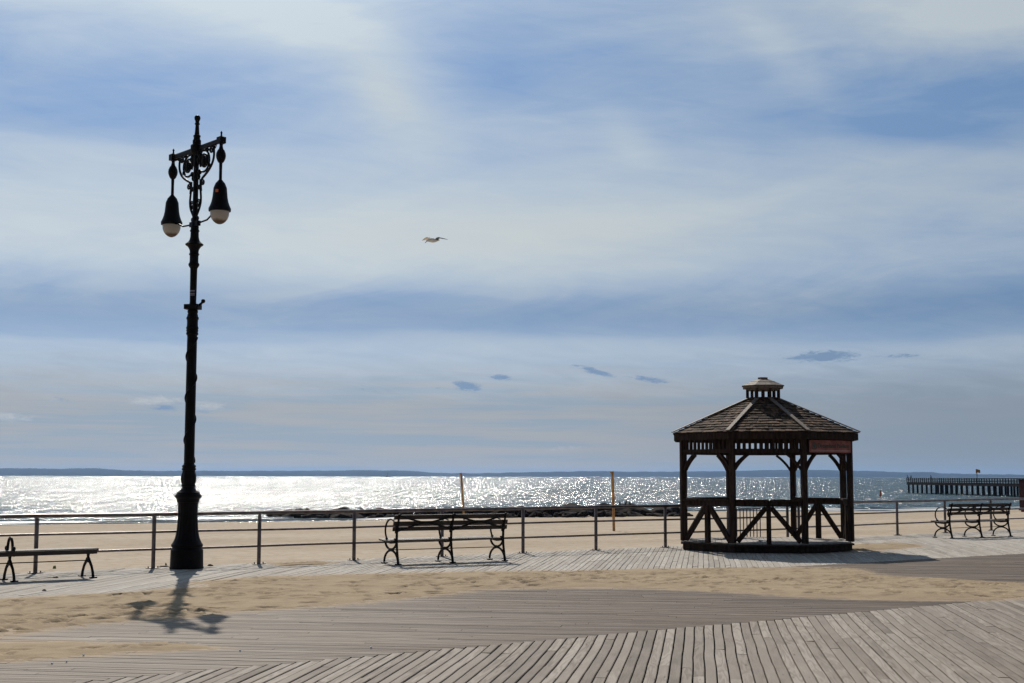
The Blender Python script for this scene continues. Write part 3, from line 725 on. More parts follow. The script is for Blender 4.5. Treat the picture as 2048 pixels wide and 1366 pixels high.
def bench(loc, rz, sp_, label):
    root = empty('park_bench', (loc[0], loc[1], 0), rz); tag(root, label, 'bench', 'backed benches facing the sea')
    xs_ = (-sp_, 0, sp_)
    for x in xs_: iron_frame(x, root)
    L = sp_ + .085
    for y, z, tilt, hgt in ((-.062, .88, 14, .085), (-.028, .765, 12, .078), (-.002, .66, 9, .078)):
        mb = MB(); mb.box((0, y + .03, z), (2 * L, .026, hgt), Matrix.Rotation(R(tilt), 3, 'X')); mb.build('back_slat', M['slat'], root, bevel=.005)
    for i, (y, z) in enumerate(((.09, .437), (.18, .428), (.27, .427), (.36, .432), (.45, .442), (.545, .447))):
        mb = MB(); mb.box((0, y, z), (2 * (L + .02), .068, .028), Matrix.Rotation(R(-8 + i * 4), 3, 'X')); mb.build('seat_slat', M['greyslat'], root, bevel=.005)
    for k in (0, 1):                              # crossed straps behind the back
        x0, x1 = xs_[k], xs_[k + 1]
        for (za_, zb_) in ((.915, .625), (.625, .915)):
            mb = MB(); pts = []
            for j in range(17):
                f_ = j / 16; s_ = f_ - .5; kf = .5 + (1 if s_ > 0 else -1) * .5 * (abs(2 * s_) ** 1.35)
                z = za_ + (zb_ - za_) * kf; pts.append((x0 + (x1 - x0) * f_, -.055 + (.78 - z) * .20 - .012, z))
            mb.tube(pts, .018, 6); mb.build('cross_strap', M['bench_iron'], root, smooth=50)
    mb = MB(); mb.tube([(-sp_, .27, .262), (sp_, .27, .262)], .008, 6); mb.build('tie_rod', M['bench_iron'], root, smooth=60)
    return root
bm_ = (np.array(G(792.9, 1129.5)) + np.array(G(1009, 1122.3))) / 2
bench((bm_[0], bm_[1]), R(31.5), 1.16, 'dark slatted bench with iron hoop arms in the middle, between lamp post and pavilion')
br_ = (np.array(G(1899.9, 1077.3)) + np.array(G(2020.3, 1072.3))) / 2
bench((br_[0], br_[1]), R(33), 1.22, 'dark slatted bench with iron hoop arms at the right edge, right of the pavilion')
# backless bench at the left edge
p_ = np.array(G(184.7, 1156)); rzb = R(39)
flat = empty('backless_bench', (p_[0], p_[1], 0), rzb); tag(flat, 'low backless slatted bench with an iron hoop arm left of the lamp post', 'bench')
def flat_frame(x, hoop):
    mb = MB(); T = lambda pts, r: mb.tube([(x, p[0], p[1]) for p in pts], r, 8)
    T([(-.03, .01), (-.01, .09), (.05, .19), (.13, .26), (.20, .33), (.24, .43)], [.025, .023, .022, .025, .022, .02])
    T([(.43, .01), (.41, .09), (.35, .19), (.27, .26), (.20, .33), (.16, .43)], [.025, .023, .022, .025, .022, .02])
    T([(.0, .405), (.2, .40), (.40, .405)], .022); mb.box((x, .20, .275), (.03, .12, .07))
    for y in (-.035, .435): mb.box((x, y, .012), (.11, .06, .02))
    if hoop:
        T([(.02, .49), (.06, .52), (.08, .49)] + arc(.20, .47, .115, .20, 180, 0, 16) + [(.32, .49), (.34, .52), (.38, .49)], .022)
        for y in (.035, .365): mb.blob((x, y, .505), (.028, .04, .04))
    mb.build('iron_frame', M['bench_iron'], flat, smooth=50)
for x, hp in ((0, False), (-1.27, True), (-2.54, True), (-3.81, False)): flat_frame(x, hp)
for i in range(5):
    mb = MB(); mb.box((-1.90, .02 + i * .09, .455), (3.98, .072, .042)); mb.build('seat_slat', M['greyslat'], flat, bevel=.006)
mb = MB(); mb.box((-1.90, -.035, .425), (3.9, .022, .07)); mb.build('apron', M['slat'], flat)
mb = MB(); mb.tube([(-3.8, .20, .275), (0, .20, .275)], .009, 6); mb.build('tie_rod', M['bench_iron'], flat, smooth=60)

# ================================================================== PAVILION (octagonal gazebo)
s8, w8 = 1.53, 1.845
gzb = empty('gazebo', (5.81, 31.87, 0), -AZP); tag(gzb, 'dark wooden octagonal pavilion with shingled roof and cupola', 'gazebo')
def octa(sc_): h = s8 / 2 * sc_; w = w8 * sc_; return [(-h, -w), (h, -w), (w, -h), (w, h), (h, w), (-h, w), (-w, h), (-w, -h)]
cor = octa(1.0)
# floor platform
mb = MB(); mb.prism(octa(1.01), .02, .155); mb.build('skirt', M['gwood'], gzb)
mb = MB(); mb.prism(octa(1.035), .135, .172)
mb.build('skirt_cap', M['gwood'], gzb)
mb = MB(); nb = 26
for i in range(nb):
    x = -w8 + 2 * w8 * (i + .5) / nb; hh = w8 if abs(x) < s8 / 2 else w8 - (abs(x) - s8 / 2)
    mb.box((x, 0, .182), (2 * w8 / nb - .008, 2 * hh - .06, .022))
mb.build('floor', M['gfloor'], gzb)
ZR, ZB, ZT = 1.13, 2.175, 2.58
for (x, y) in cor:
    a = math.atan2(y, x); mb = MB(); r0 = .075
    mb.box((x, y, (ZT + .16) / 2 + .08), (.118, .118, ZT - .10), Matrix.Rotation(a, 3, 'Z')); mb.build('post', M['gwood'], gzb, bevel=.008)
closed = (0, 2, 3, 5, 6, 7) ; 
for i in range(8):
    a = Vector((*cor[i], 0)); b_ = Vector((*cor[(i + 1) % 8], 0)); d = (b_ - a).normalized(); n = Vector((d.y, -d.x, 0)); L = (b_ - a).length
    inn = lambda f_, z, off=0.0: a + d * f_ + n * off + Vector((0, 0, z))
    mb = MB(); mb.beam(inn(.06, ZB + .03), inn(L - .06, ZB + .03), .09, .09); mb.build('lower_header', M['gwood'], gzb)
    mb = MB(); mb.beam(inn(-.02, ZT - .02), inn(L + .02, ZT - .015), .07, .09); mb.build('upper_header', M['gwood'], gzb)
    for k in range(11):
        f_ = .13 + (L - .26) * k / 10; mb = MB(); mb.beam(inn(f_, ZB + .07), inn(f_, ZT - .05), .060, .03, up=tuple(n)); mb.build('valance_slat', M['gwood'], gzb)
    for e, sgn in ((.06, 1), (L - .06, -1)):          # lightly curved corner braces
        mb = MB(); m1 = 9; A_ = []; Bz = [(0, ZB - .38), (.12, ZB - .17), (.33, ZB - .02)]
        for k in range(m1):
            q = k / (m1 - 1); w0, w1, w2 = (1 - q) ** 2, 2 * q * (1 - q), q * q
            tx, tz = 2 * (1 - q) * (Bz[1][0] - Bz[0][0]) + 2 * q * (Bz[2][0] - Bz[1][0]), 2 * (1 - q) * (Bz[1][1] - Bz[0][1]) + 2 * q * (Bz[2][1] - Bz[1][1]); tl = math.hypot(tx, tz)
            A_.append((Bz[0][0] * w0 + Bz[1][0] * w1 + Bz[2][0] * w2, Bz[0][1] * w0 + Bz[1][1] * w1 + Bz[2][1] * w2, tz / tl, -tx / tl))
        vs = []
        for (fx, z1, nx_, nz_) in A_:
            for q in (-.028, .028):
                for off in (-.035, .035): vs.append(inn(e + sgn * (fx + nx_ * q), z1 + nz_ * q, off))
        fs = []
        for k in range(m1 - 1):
            o = 4 * k; p = o + 4; fs += [(o, o + 1, p + 1, p), (o + 2, p + 2, p + 3, o + 3), (o, p, p + 2, o + 2), (o + 1, o + 3, p + 3, p + 1)]
        fs += [(0, 2, 3, 1), (4 * m1 - 4, 4 * m1 - 3, 4 * m1 - 1, 4 * m1 - 2)]
        mb.add(vs, fs); mb.build('corner_brace', M['gwood'], gzb)
    if i in closed:
        mb = MB(); mb.beam(inn(.05, ZR), inn(L - .05, ZR), .15, .04); hr = mb.build('handrail', M['gwood'], gzb)
        mb = MB(); mb.beam(inn(.06, ZR - .075), inn(L - .06, ZR - .075), .05, .11); mb.build('rail_board', M['gwood'], gzb)
        mb = MB(); mb.beam(inn(L / 2, .19), inn(L / 2, ZR - .13), .10, .09, up=tuple(n)); mb.build('mid_post', M['gwood'], gzb)
        for f0 in (.09, L - .09):
            mb = MB(); f1 = L / 2 + (.05 if f0 > 1 else -.05); mb.beam(inn(f0, .24, .02), inn(f1, ZR - .14, .02), .05, .115, up=tuple(n)); 
            mb = MB(); mb.beam(inn(f0, .24, .0), inn(f1, ZR - .15, .0), .11, .045, up=tuple(n)); mb.build('diagonal_brace', M['gwood'], gzb)
# roof
EV, EZ0, EZ1 = 1.115, 2.60, 3.40             # eave scale / heights; the cupola opening sits at scale .185
mb = MB(); mb.prism(octa(1.10), ZT + .0, EZ0 - .02); 
fasc = MB()
o1 = octa(1.105); o2 = octa(1.085)
for i in range(8):
    j = (i + 1) % 8; z0, z1 = 2.455, 2.605
    fasc.add([(*o1[i], z0), (*o1[j], z0), (*o2[j], z0), (*o2[i], z0), (*o1[i], z1), (*o1[j], z1), (*o2[j], z1), (*o2[i], z1)], [(0, 1, 2, 3), (7, 6, 5, 4), (0, 4, 5, 1), (2, 6, 7, 3)])
fasc.build('fascia', M['gwood'], gzb)
roof = empty
ks = .185
mb = MB(); oe = octa(1.10); ot = octa(ks)
for i in range(8):
    j = (i + 1) % 8
    mb.add([(*oe[i], EZ0 - .01), (*oe[j], EZ0 - .01), (*ot[j], EZ1 - .01), (*ot[i], EZ1 - .01), (*oe[i], EZ0 - .04), (*oe[j], EZ0 - .04), (*ot[j], EZ1 - .04), (*ot[i], EZ1 - .04)], [(0, 1, 2, 3), (7, 6, 5, 4)])
deckr = mb.build('roof_boards', M['gwood'], gzb)
NC = 13
for i in range(8):
    j = (i + 1) % 8; mb = MB()
    nrm = Vector(((cor[i][0] + cor[j][0]) / 2, (cor[i][1] + cor[j][1]) / 2, 0)).normalized()
    for c in range(NC):
        f0 = c / NC; f1 = min(1.0, (c + 1.35) / NC)
        k0, k1 = EV + (ks - EV) * f0, EV + (ks - EV) * f1; z0, z1 = EZ0 + (EZ1 - EZ0) * f0, EZ0 + (EZ1 - EZ0) * f1
        q0, q1, r0, r1 = [Vector((*octa(k)[m_], 0)) for k, m_ in ((k0, i), (k0, j), (k1, i), (k1, j))]
        Lr = (q1 - q0).length; x = 0
        while x < Lr - .02:
            wdt = random.uniform(.08, .17); e = min(x + wdt, Lr); fa, fb = x / Lr, (e - .005) / Lr
            jz = random.uniform(-.003, .008); jo = random.uniform(-.018, .018); th = .014
            A = q0.lerp(q1, fa) + nrm * jo; B = q0.lerp(q1, fb) + nrm * jo; C_ = r0.lerp(r1, fb); D_ = r0.lerp(r1, fa)
            up0 = .030 + jz; up1 = .008
            vs = [A + Vector((0, 0, z0 + up0 - th)), B + Vector((0, 0, z0 + up0 - th)), B + Vector((0, 0, z0 + up0)), A + Vector((0, 0, z0 + up0)), C_ + Vector((0, 0, z1 + up1)), D_ + Vector((0, 0, z1 + up1))]
            mb.add(vs, [(0, 1, 2, 3), (3, 2, 4, 5), (0, 3, 5), (1, 4, 2), (0, 5, 4, 1)])
            x = e
    mb.build('shingle_panel', M['shingle'], deckr)
    # hip cap boards
    a = Vector((*octa(EV + .012)[i], EZ0 + .045)); b_ = Vector((*octa(ks)[i], EZ1 + .045)); mb = MB()
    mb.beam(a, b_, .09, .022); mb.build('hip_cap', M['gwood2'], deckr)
# cupola
cup = empty
mb = MB(); mb.prism(octa(.20), 3.33, 3.46); cb = mb.build('cupola', M['gwood'], gzb)
c2 = octa(.192)
for i in range(8):
    a = Vector((*c2[i], 0)); b_ = Vector((*c2[(i + 1) % 8], 0)); mb = MB(); mb.box((a.x, a.y, 3.56), (.045, .045, .24), Matrix.Rotation(math.atan2(a.y, a.x), 3, 'Z')); mb.build('cupola_post', M['gwood'], cb)
    m_ = a.lerp(b_, .5); mb = MB(); mb.box((m_.x, m_.y, 3.55), (.05, .022, .20), Matrix.Rotation(math.atan2(b_.y - a.y, b_.x - a.x), 3, 'Z')); mb.build('cupola_slat', M['gwood'], cb)
mb = MB(); mb.prism(octa(.205), 3.625, 3.68); mb.prism(octa(.245), 3.668, 3.735); mb.build('cupola_eave', M['gwood2'], cb)
mb = MB()
for k0, k1, z0, z1 in ((.258, .19, 3.737, 3.79), (.20, .135, 3.785, 3.835), (.15, .085, 3.83, 3.875), (.095, .035, 3.87, 3.90)):
    A, B = octa(k0), octa(k1)
    for i in range(8):
        j = (i + 1) % 8; mb.add([(*A[i], z0), (*A[j], z0), (*B[j], z1), (*B[i], z1)], [(0, 1, 2, 3)]); mb.add([(*A[i], z0 - .016), (*A[j], z0 - .016), (*A[j], z0), (*A[i], z0)], [(0, 1, 2, 3)])
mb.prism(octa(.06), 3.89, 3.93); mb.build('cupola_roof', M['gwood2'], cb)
# sign on the landward right face (corner 1 -> corner 2)
a = Vector((*cor[1], 0)); b_ = Vector((*cor[2], 0)); d = (b_ - a).normalized(); n = Vector((d.y, -d.x, 0))
Lf = (b_ - a).length; sw, sh_ = 1.36, .27; zc = 2.305
sm_ = Matrix(((d.x, 0, n.x), (d.y, 0, n.y), (0, 1, 0)))          # local x along face, y up, z outward
sg = bpy.data.objects.new('name_sign', None)
def on_sign(v): return tuple(Vector((a + d * (Lf / 2)).to_tuple()) + n * .085 + Vector((0, 0, zc)) + d * v[0] + Vector((0, 0, v[1])) + n * v[2])
def rrect(w, h, r, n_=5):
    P_ = []
    for cx, cy, a0 in ((w / 2 - r, h / 2 - r, 0), (-w / 2 + r, h / 2 - r, 90), (-w / 2 + r, -h / 2 + r, 180), (w / 2 - r, -h / 2 + r, 270)):
        for k in range(n_ + 1): t_ = R(a0 + 90 * k / n_); P_.append((cx + r * math.cos(t_), cy + r * math.sin(t_)))
    return P_
mb = MB(); mb.prism(rrect(sw, sh_, .03), 0, .025, on_sign); sign = mb.build('sign_board', M['signred'], gzb); sign['label'] = 'faded red name board reading Dreamland Pavilion'
mb = MB()
for (w_, y_, h_) in ((sw - .08, -sh_ / 2 + .045, .010), (sw - .08, -sh_ / 2 + .025, .006)): mb.prism([(-w_ / 2, y_), (w_ / 2, y_), (w_ / 2, y_ + h_), (-w_ / 2, y_ + h_)], .026, .029, on_sign)
mb.build('pale_stripe', M['signpale'], sign)
def text_part(txt, size, x, y, w, mt, name):
    cu = bpy.data.curves.new('t', 'FONT'); cu.body = txt; cu.size = size; cu.extrude = .002; cu.offset = .0015; cu.align_x = 'LEFT'; cu.align_y = 'CENTER'
    ob = bpy.data.objects.new('t', cu); C.objects.link(ob); bpy.context.view_layer.update()
    me = bpy.data.meshes.new_from_object(ob.evaluated_get(bpy.context.evaluated_depsgraph_get())); bpy.data.objects.remove(ob)
    xs_ = [v.co.x for v in me.vertices]; k = w / (max(xs_) - min(xs_))
    for v in me.vertices: v.co = on_sign((x + (v.co.x - min(xs_)) * k, y + v.co.y, v.co.z + .0285))
    me.materials.clear(); me.materials.append(mt); o = bpy.data.objects.new(name, me); C.objects.link(o); o.parent = sign
text_part('Dreamland Pavilion', .135, -.42, .012, 1.03, M['signgreen'], 'lettering')
mb = MB(); ring = []
for k in range(24):
    t0_, t1_ = 2 * math.pi * k / 24, 2 * math.pi * (k + 1) / 24; q = [(-.54 + r_ * math.cos(t_), .0 + r_ * math.sin(t_)) for r_, t_ in ((.082, t0_), (.082, t1_), (.070, t1_), (.070, t0_))]
    mb.prism(q, .026, .029, on_sign)
leaf = [(0, .055), (.012, .03), (.028, .04), (.024, .018), (.052, .022), (.040, .004), (.05, -.008), (.022, -.018), (.024, -.032), (.004, -.028), (.003, -.055), (-.003, -.055), (-.004, -.028), (-.024, -.032), (-.022, -.018), (-.05, -.008), (-.040, .004), (-.052, .022), (-.024, .018), (-.028, .04), (-.012, .03)]
mb.prism([(-.54 + x, y + .004) for x, y in leaf], .026, .029, on_sign); mb.build('leaf_emblem', M['signgreen'], sign)

# ================================================================== BEACH THINGS
def beach_z(x, y):
    best = None; o = bpy.data.objects['beach_sand']
    hit, loc, nn_, i_ = o.ray_cast(Vector((x, y, 50)), Vector((0, 0, -1))); return loc.z if hit else -1.5
bpy.context.view_layer.update()
def place(xpx, ypx):            # walk down the sight line until it meets the sand
    d = Vector(ray(xpx, ypx)); o = bpy.data.objects['beach_sand']; hit, loc, *_ = o.ray_cast(Vector((0, 0, H)), d.normalized()); return loc if hit else Vector((*G(xpx, ypx, -1.5), -1.5))
for (xb, yb, xt, yt, lab) in ((1228, 1062, 1225, 943, 'yellow-brown volleyball pole between the middle bench and the pavilion'), (929, 1046, 922, 946, 'yellow-brown volleyball pole leaning slightly, behind the middle bench')):
    b0 = place(xb, yb); zt = Z(xt, yt, b0.y); xt_ = XD(xt, yt, b0.y); r = empty('volleyball_pole', b0); tag(r, lab, 'pole', 'poles standing in the beach sand')
    top = Vector((xt_ - b0.x, 0, zt - b0.z)); mb = MB(); mb.tube([(0, 0, -.2), top * .5, top], .075, 10); mb.build('shaft', M['pole'], r, smooth=50)
    for k in range(9):
        f_ = .98 - k * .035 if k < 3 else .9 - k * .09
        mb = MB(); p = top * f_; mb.tube([p + Vector((-.02, -.06, -.03)), p + Vector((.0, -.10, 0)), p + Vector((.02, -.06, .03))], .013, 6); mb.build('net_hook', M['pole'], r, smooth=60)
    mb = MB(); mb.box(top * .985 + Vector((-.08, 0, 0)), (.10, .05, .07)); mb.build('cap', M['pole'], r)
# jetty of boulders
def boulder(seed, r):
    mb = MB(); mb.blob((0, 0, 0), (1, 1, 1), 12, 8); vs = []
    for v in mb.v:
        v = Vector(v); k = 1 + noise.noise(v * 1.1 + Vector((seed, 0, 0))) * .55 + noise.noise(v * 2.7 + Vector((0, seed, 0))) * .2
        v = v * k; vs.append((v.x * r[0], v.y * r[1], v.z * r[2]))
    mb.v = vs; return mb
protos = []
for k in range(9): protos.append(boulder(k * 3.3, (1, .85, .7)))
pm = []
for k, mb in enumerate(protos):
    me = bpy.data.meshes.new('boulder'); me.from_pydata(mb.v, [], mb.f); me.materials.append(M['rock']); me.shade_smooth()
    try: me.set_sharp_from_angle(angle=R(32))
    except Exception: pass
    pm.append(me)
DJ = 127.0
jr = random.Random(5); xpx = 552
tops = [(540, 1024), (575, 1017), (600, 1015), (620, 1018), (670, 1018), (682, 1013), (712, 1013), (716, 1018), (745, 1021), (752, 1015), (765, 1015), (772, 1020), (830, 1020), (836, 1014), (850, 1017), (885, 1013), (900, 1015), (930, 1013), (960, 1012), (1000, 1014), (1040, 1009), (1060, 1013), (1100, 1012), (1130, 1008), (1150, 1005), (1170, 1006), (1180, 1009), (1215, 1004), (1230, 1006), (1280, 1010), (1330, 1012), (1370, 1013), (1400, 1017)]
nb_ = 0
for layer, (dy, fr) in enumerate(((3.2, 1.0), (0, .62), (-2.2, .30))):
    xpx = 548 + layer * 6
    while xpx < 1378:
        topz = Z(xpx, float(np.interp(xpx, [p[0] for p in tops], [p[1] for p in tops])), DJ); base = SEA - .25
        h_ = (topz - base) * fr; rz_ = max(.25, h_ * .5) * jr.uniform(.8, 1.1) if layer == 0 else jr.uniform(.28, .5)
        o = bpy.data.objects.new('boulder', jr.choice(pm)); C.objects.link(o); D = DJ + dy + jr.uniform(-.5, .5)
        wx = rz_ * jr.uniform(1.2, 2.1)
        o.location = (XD(xpx, 1020, D), D, base + h_ - rz_ * 1.0); o.scale = (wx, wx, rz_); o.rotation_euler = (jr.uniform(-.3, .3), jr.uniform(-.3, .3), jr.uniform(0, 6.3))
        tag(o, 'dark wet boulder in the low rock jetty at the waterline', 'boulder', 'boulders of the rock jetty'); nb_ += 1
        xpx += wx * 1.35 * F / DJ * jr.uniform(.9, 1.15)
# dark seabirds standing on the jetty
def seabird(xpx, ytop, lab, lean):
    zt = Z(xpx, ytop, DJ); h = .62; mb = MB(); z0 = zt - h
    pts = [(-.20, 0, .02), (-.12, 0, .12), (-.02, 0, .25), (.05, 0, .38), (.07, 0, .50), (.10, 0, .57), (.15, 0, .58), (.23, 0, .56)]
    pts = [(p[0] * lean, p[1], p[2]) for p in pts]; mb.tube(pts, [.015, .05, .09, .08, .035, .035, .02, .006], 8)
    for y in (-.03, .03): mb.tube([(-.02 * lean, y, .20), (-.01 * lean, y, 0)], .012, 5)
    o = mb.build('seabird', M['cloth'], smooth=60); o.location = (XD(xpx, 1010, DJ), DJ + 1.5, z0); tag(o, lab, 'bird', 'dark seabirds on the jetty')
seabird(1243, 1003, 'small dark seabird on the jetty rocks, nearest the volleyball pole', -1)
seabird(1254.5, 999.5, 'upright dark seabird on the jetty rocks, middle of the three', 1)
seabird(1263, 1001, 'dark seabird leaning right on the jetty rocks, farthest from the pole', -1)
# maroon beach hut cut by the right edge
hp = place(2043, 1024); D = hp.y; w_ = 2.4; x0 = XD(2037.5, 1000, D); zt = Z(2040, 960, D)
x0 += .64; hut = empty('beach_hut', (x0 + w_ / 2, D + .8, hp.z)); tag(hut, 'dark maroon wooden beach hut cut off by the right edge', 'hut')
hh = zt - hp.z; mb = MB(); mb.box((0, 0, hh / 2 + .2), (w_, 1.6, hh - .4)); mb.build('wall', M['maroon'], hut, bevel=.01)
for k in range(9):
    mb = MB(); mb.box((-w_ / 2 + .05 + k * .285, -.815, hh / 2 + .3), (.05, .025, hh - .65)); mb.build('batten', M['maroon2'], hut)
mb = MB(); mb.box((0, 0, hh + .04), (w_ + .1, 1.8, .08)); mb.build('roof', M['maroon'], hut); mb = MB(); mb.box((0, -.02, .20), (w_ + .14, 1.8, .16)); mb.build('sill', M['maroon2'], hut)
mb = MB(); mb.box((0, 0, .03), (w_ - .2, 1.4, .25)); mb.build('footing', M['maroon'], hut)
mb = MB(); mb.box((-w_ / 2 + .32, -.81, hh * .36), (.42, .03, .5)); mb.build('shutter', M['sticker'], hut)
# buoy
Db = 270.; bx = XD(1761, 988, Db)
by = empty('marker_buoy', (bx, Db, SEA)); tag(by, 'small orange marker buoy floating between pavilion and pier', 'buoy')
mb = MB(); mb.lathe([(-.3, .18), (0, .24), (.25, .24), (.4, .18), (1.0, .16), (1.1, .1)], 12); mb.build('float', M['orange'], by, smooth=50); mb = MB(); mb.lathe([(1.08, .1), (1.2, .12), (1.28, .02)], 10); mb.build('lamp_cap', M['white'], by)

# ================================================================== PIER
P0 = Vector((94.9, 333, 0)); P1 = Vector((102.5, 190, 0)); pd = (P1 - P0).normalized(); pn = Vector((-pd.y, pd.x, 0)); 
if pn.x < 0: pn = -pn
Lp_ = (P1 - P0).length; ZD = .25
pier = empty('fishing_pier', (P0.x, P0.y, 0)); tag(pier, 'long dark timber pier on piles reaching out from the right', 'pier')
mb = MB(); mb.beam(pn * 4, pd * Lp_ + pn * 4, 8.0, .18); 
for v in range(len(mb.v)): mb.v[v] = (mb.v[v][0], mb.v[v][1], mb.v[v][2] + ZD)
mb.build('deck', M['pier'], pier)
for off in (.12, 7.9):
    mb = MB(); mb.beam(pn * off + Vector((0, 0, ZD - .30)), pd * Lp_ + pn * off + Vector((0, 0, ZD - .30)), .25, .42); mb.build('side_beam', M['pier'], pier)
for off in (.05, 7.95):
    for z in (1.05, .72, .38):
        mb = MB(); mb.beam(pn * off + Vector((0, 0, ZD + z)), pd * Lp_ + pn * off + Vector((0, 0, ZD + z)), .10, .12); mb.build('handrail', M['pier'], pier)
mb = MB(); mb.beam(Vector((0, 0, ZD + 1.05)), pn * 8 + Vector((0, 0, ZD + 1.05)), .1, .12); mb.build('handrail', M['pier'], pier)
f_ = 0.4
while f_ < Lp_ - 1:
    for off in (.35, 7.5):
        mb = MB(); mb.tube([pd * f_ + pn * off + Vector((0, 0, -3.4)), pd * f_ + pn * off + Vector((0, 0, ZD - .05))], .24, 8); mb.build('pile', M['pier'], pier, smooth=50)
    f_ += 3.05
for k in range(96):
    f_ = k * 1.35; mb = MB(); q = pd * f_ + pn * .05; mb.box((q.x, q.y, ZD + .55), (.15, .15, 1.05)); mb.build('railing_post', M['pier'], pier)
fl = P0 + pd * 44; fl = Vector((XD(1954, 950, 289), 289, ZD)); fp = empty('flagpole', fl); tag(fp, 'thin pole with a small orange flag on the pier', 'flagpole')
mb = MB(); mb.tube([(0, 0, 0), (0, 0, Z(1954, 940, 289) - ZD)], .06, 6); mb.build('mast', M['pier'], fp)
zt = Z(1954, 938, 289) - ZD; mb = MB(); vs = []; 
for i in range(7):
    for j in range(2): vs.append((i * .12, .08 * math.sin(i * 1.3), zt - j * .65 - (i * .04)))
mb.add(vs, [(2 * i, 2 * i + 2, 2 * i + 3, 2 * i + 1) for i in range(6)]); fo = mb.build('flag', M['orangeflag'], fp); sm2 = fo.modifiers.new('s', 'SOLIDIFY'); sm2.thickness = .02
mb = MB(); mb.box((-.12, 0, zt - .45), (.22, .1, .9)); mb.build('signal_board', M['orangeflag'], fp)
def person(loc, rz, lab, lean):
    vs = [(0, 0, .92), (0, .03 * lean, 1.15), (0, .10 * lean, 1.38), (0, .14 * lean, 1.50), (0, .18 * lean, 1.60), (0, .2 * lean, 1.72),
          (-.10, 0, .88), (-.11, .03, .48), (-.12, -.02, .06), (-.12, .12, .03), (.10, 0, .88), (.12, .0, .48), (.13, -.04, .06), (.13, .10, .03),
          (-.19, .10 * lean, 1.38), (-.24, .16 * lean, 1.12), (-.16, .34 * lean, 1.05), (.19, .10 * lean, 1.38), (.24, .16 * lean, 1.12), (.16, .34 * lean, 1.05), (-.13, .40 * lean, 1.06), (.13, .40 * lean, 1.06)]
    es = [(0, 1), (1, 2), (2, 3), (3, 4), (4, 5), (0, 6), (6, 7), (7, 8), (8, 9), (0, 10), (10, 11), (11, 12), (12, 13), (2, 14), (14, 15), (15, 16), (16, 20), (2, 17), (17, 18), (18, 19), (19, 21)]
    rad = [.14, .13, .15, .055, .095, .075, .09, .065, .045, .035, .09, .065, .045, .035, .06, .045, .035, .06, .045, .035, .03, .03]
    me = bpy.data.meshes.new('person'); me.from_pydata(vs, es, []); me.materials.append(M['cloth']); o = bpy.data.objects.new('person', me); C.objects.link(o)
    o.modifiers.new('Skin', 'SKIN'); 
    for i, r_ in enumerate(rad): me.skin_vertices[0].data[i].radius = (r_, r_); 
    me.skin_vertices[0].data[0].use_root = True
    sb = o.modifiers.new('Sub', 'SUBSURF'); sb.levels = 1; sb.render_levels = 1
    o.location = loc; o.rotation_euler = (0, 0, rz); tag(o, lab, 'person', 'people on the pier')
def on_pier(x, off):
    d = Vector(ray(x, 955)); d.z = 0; a_ = P0 + pn * off; den = d.x * pd.y - d.y * pd.x; k = (a_.x * pd.y - a_.y * pd.x) / den; return Vector((d.x * k, d.y * k, ZD + .09))
person(on_pier(1816.5, 1.2), R(80), 'dark-clothed person leaning at the pier rail, leftmost of the pair at its end', 1.2)
person(on_pier(1821.5, .9), R(-80), 'dark-clothed person upright at the pier rail, right of the pair at its end', .5)
person(on_pier(1862.5, .9), R(60), 'dark-clothed person standing alone on the pier, right of the pair', .6)

# far sailing boat low against the land
Dv = 4200.; vb = empty('distant_boat', (XD(775, 950, Dv), Dv, SEA)); tag(vb, 'tiny dark boat with a mast far out below the hills', 'boat')
mb = MB(); mb.prism([(-9, -1.5), (7, -1.5), (10, 0), (7, 1.5), (-9, 1.5)], -.3, 1.6); mb.build('hull', M['pier'], vb); mb = MB(); mb.box((-2, 0, 2.6), (5, 2, 2)); mb.build('cabin', M['pier'], vb)
mb = MB(); mb.tube([(0, 0, 1), (0, 0, 12)], .5, 6); mb.build('mast', M['pier'], vb)

# ================================================================== GULL IN FLIGHT
Dg = 38.0; gx, gzz = XD(868, 480, Dg), Z(868, 480, Dg)
gull = empty('seagull', (gx, Dg, gzz)); tag(gull, 'white and grey gull gliding to the left high over the beach', 'gull')
u1 = Dg / F                                  # one photo pixel at the gull
def gp(x, y, d=0): return ((x - 868) * u1, d, (480 - y) * u1)
mb = MB(); bpts = [(850.2, 485.6), (852.2, 483.6), (853.5, 481.8), (855.5, 481.0), (858, 480.8), (862, 480.4), (866, 480.8), (870, 481.2), (874, 480.6), (877.5, 480.2), (879.5, 479.8)]
brad = [.0015, .008, .028, .038, .044, .062, .064, .050, .034, .020, .006]
mb.tube([gp(*p) for p in bpts], brad, 12)
def wing(sec, mbw):        # sec: list of (centre xyz, chord vector, thickness)
    vs = []; n = len(sec)
    for (c, ch, th) in sec:
        c = Vector(c); ch = Vector(ch)
        for k, (q, up) in enumerate(((-.5, 0), (-.25, 1), (.15, .7), (.5, 0), (.15, -.2), (-.25, -.3))): vs.append(c + ch * q + Vector((0, 0, th * up)))
    fs = []
    for i in range(n - 1):
        for k in range(6): fs.append((i * 6 + k, i * 6 + (k + 1) % 6, (i + 1) * 6 + (k + 1) % 6, (i + 1) * 6 + k))
    fs += [tuple(range(6)), tuple(range((n - 1) * 6, n * 6))[::-1]]; mbw.add(vs, fs)
